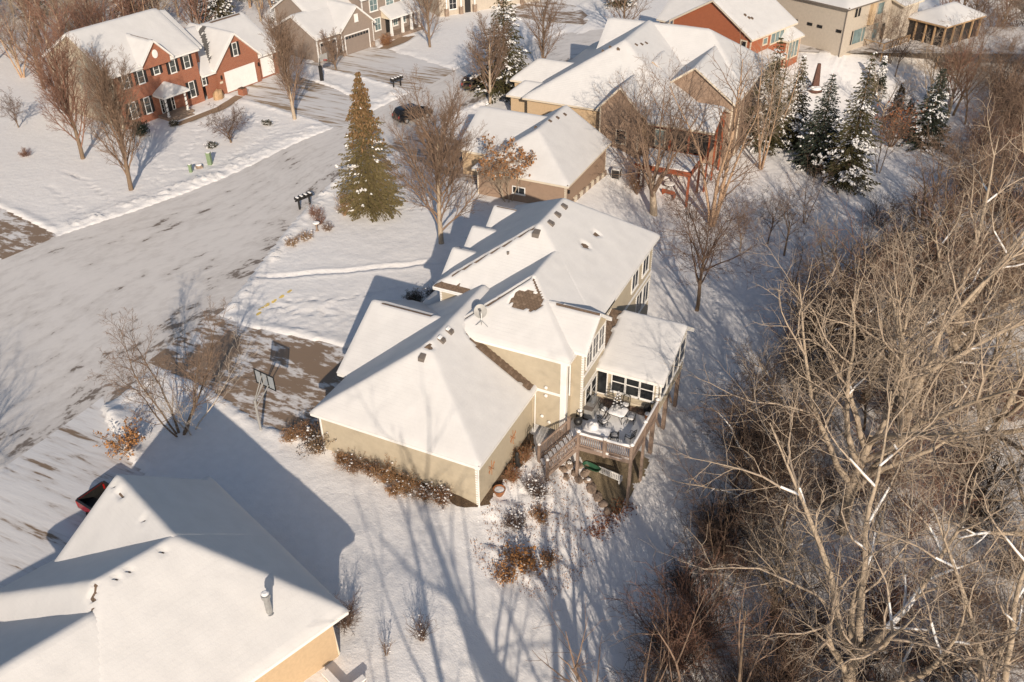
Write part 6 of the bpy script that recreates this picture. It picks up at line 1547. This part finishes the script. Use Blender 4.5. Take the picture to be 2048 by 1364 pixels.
gshrub('hydrangea', 309, 3.9, -1.6, 1.5, 24, TWIG, 'hydrangea with dead orange brown flower heads in the garden bed', 1.1, DEADO, .10, 1, 60, .06, nn=(4, 4))
gshrub('hydrangea', 310, -22.6, -5.0, 1.7, 26, TWIG, 'hydrangea with orange dried flower heads by the lower driveway', 1.2, DEADO, .09, 1, 30, .06, nn=(4, 4))
gshrub('tall_grass', 311, -28.5, 28.5, 2.2, 60, DRYG, 'clump of tall tan ornamental grass at the foot of the big spruce', .35, None, .05, 1, 40, .1, nn=(3, 3))
gshrub('shrub', 312, -30.9, 27.2, 1.1, 26, TWIGR, 'small reddish bare shrub next to the mailbox row', .9, None, .05, 1, 40, .06)
gshrub('shrub', 313, -29.6, 26.0, 1.0, 22, TWIGR, 'small reddish shrub between the mailboxes and the bird bath', .7, None, .05, 1, 30, .06)
gshrub('shrub', 314, -28.2, 25.2, .9, 22, TWIG, 'small brown shrub right behind the bird bath', .9, None, .05, 1, 40, .06)
gshrub('shrub', 315, -29.6, 21.8, .8, 30, DRYG, 'low tan flattened plants at the lower end of the street bed', 1.3, None, .05, 1, 60, .06)
gshrub('shrub', 316, -29.0, 23.2, .8, 26, DRYG, 'low tan dry perennials in the middle of the street bed', 1.2, None, .05, 1, 60, .06)
gshrub('dark_shrub', 317, -14.5, 17.8, 1.2, 34, TWIGD, 'dark bare shrub in the shade beside the entry, nearer the street', .9, NEEDB, .04, 1, 30, .05)
gshrub('dark_shrub', 318, -13.3, 18.9, 1.3, 34, TWIGD, 'dark bare shrub in the shade beside the entry, nearer the house', .9, NEEDB, .04, 1, 30, .05)
gshrub('shrub', 319, .75, 5.3, 1.2, 24, DRYG, 'rusty brown shrub against the garage back wall by the trellis', .6, REDB, .035, 1, 0)
gshrub('shrub', 320, .8, 3.6, 1.0, 24, DRYG, 'rusty brown shrub against the garage back wall, nearer the corner', .6, REDB, .035, 1, 0)
gshrub('lilac', 321, -6.4, 48.4, 3.0, 26, TWIG, 'bushy bare shrub right of the air conditioner', .5, DEADL, .04, 1, 40, .07)
gshrub('red_dogwood', 322, -25.2, 63.0, 2.0, 46, BERRY, 'bright red twigged shrub at the foot of the dark spruce', .8, BERRY, .05, 1, 40, .06)
gshrub('round_shrub', 323, -53.4, 75.6, 1.5, 50, TWIGR, 'clipped round brown shrub beside the grey brown garage', .7, DEADL, .05, 1, 0)
gshrub('shrub', 324, 2.0, -9.6, 1.6, 26, TWIGD, 'tall thin dark grasses beside the near left house corner', .35, None, .05, 1, 30, .05, nn=(3, 3))
gshrub('shrub', 325, -1.9, -10.6, 1.7, 30, TWIGD, 'dark bare shrub against the near left house corner', .6, None, .05, 1, 20, .05)
gshrub('shrub', 326, .9, -11.2, 1.3, 12, TWIG, 'thin upright stalks in the snow right of the near left house', .25, None, .05, 1, 10, .05, nn=(2, 2))
gshrub('shrub', 327, -49.6, 43.8, .7, 24, TWIGD, 'low dark snow mounded plant right of the ornamental tree', 1.2, NEEDB, .05, 1, 90, .09)
gshrub('shrub', 328, -51.0, 36.2, .7, 24, TWIGD, 'low dark snow mounded plant left of the ornamental tree', 1.2, NEEDB, .05, 1, 90, .09)
gshrub('shrub', 329, -59.3, 39.2, .8, 20, TWIGD, 'small dark shrub at the portico steps', 1.0, NEEDB, .05, 1, 20, .06)
gshrub('shrub', 330, -60.5, 35.5, 1.7, 30, NEEDB, 'dark evergreen shrub at the brick house left corner', .6, NEEDB, .07, 2, 20, .06)
gshrub('shrub', 331, -68.0, 26.2, .9, 26, TWIGR, 'small reddish shrub on the lawn left of the tall maple', 1.0, None, .05, 1, 0)
gshrub('shrub', 332, 3.3, 23.9, 1.2, 16, TWIGD, 'upright dark twigs behind the sunroom roof', .6, None, .05, 1, 20, .06)
gshrub('shrub', 333, -13.2, 26.2, 1.8, 24, TWIGD, 'dark thorny shrub in front of the front dormers', .8, None, .05, 1, 0)
gshrub('shrub', 334, -12.0, 29.5, 1.8, 24, TWIGR, 'reddish bare shrub beside the top front dormer', .9, None, .05, 1, 0)
# oak with clinging brown leaves
tt = Tree(340); lv = [dict(jit=.06, up=.05, seg=5, tip=.3), dict(n=7, len=.6, ang=.5, up=.06, jit=.1, seg=5, t0=.25, rr=.5, tip=.3), dict(n=7, len=.5, ang=.6, up=.04, jit=.12, seg=4, t0=.2, rr=.5, tip=.35), dict(n=6, len=.5, ang=.7, up=.02, jit=.14, seg=2, t0=.15, rr=.6, tip=.5)]
R_ = random.Random(340)
for i in range(7):
    a = i*.9; tt.branch((.3*math.cos(a), .3*math.sin(a), -.1), nrm3((.35*math.cos(a), .35*math.sin(a), 1)), 3.9*R_.uniform(.8, 1.1), .05, 0, lv)
me = tt.meshes(BARKT, TWIGT, 0, .009); tips = [p for p in tt.tips(3) if p[2] > 2.6][::6]; me.append(leaves(tips, DEADL, .13, 4, 'leaves', 2, .08)); me.append(flecks(tips, .07, 3, 60))
plant('leafy_small_tree', me, -15.9, 37.6, 0, 1.2, 'multi stemmed small tree with clinging tan dead leaves beside the taupe garage')
tt, me = shrub(345, 3.4, 20, TWIG, .7, .03); me = [('stems', me[0][1]), leaves(tt.tips(1)[::3], REDB, .09, 5, 'leaves', 1, .08)]
plant('leafy_small_tree', me, 15.6, 77.0, 0, 1.5, 'small tree with rust brown leaves between the spruces', 'tree')
# garden bed snow with dead leaves poking through
R2 = np.random.RandomState(5)
pts = []
for i in range(4200):
    a = R2.rand()*6.28; r_ = math.sqrt(R2.rand()); x = 3.4+3.6*r_*math.cos(a); y = 1.6+5.6*r_*math.sin(a)
    if x > .4 and vnoise(x, y, .9, 44) > .42: pts.append((x, y, gz(x, y)+.02+.05*R2.rand()))
o = link('dead_plants', leaves(pts, DEADL, .045, 6, 'dead_plants', 1, .04)[1]); o['kind'] = 'stuff'; o['label'] = 'dead brown leaves and stalks poking through the garden bed snow'
pts = []
for i in range(900):
    t = R2.rand(); x = 7.4+.9*R2.randn()*.4-.8*(1-t)*.6; y = 3.2+t*4.0; x = 6.3+.35*R2.randn()+(.9*t)
    pts.append((x, y, gz(x, y)+.03+.1*R2.rand()))
o = link('leaf_litter', leaves(pts, REDB, .06, 8, 'leaf_litter', 1, .05)[1]); o['kind'] = 'stuff'; o['label'] = 'rusty leaf litter along the edge of the garden bed by the deck'
print('script seconds', time.time()-T0, 'objects', len(bpy.data.objects))
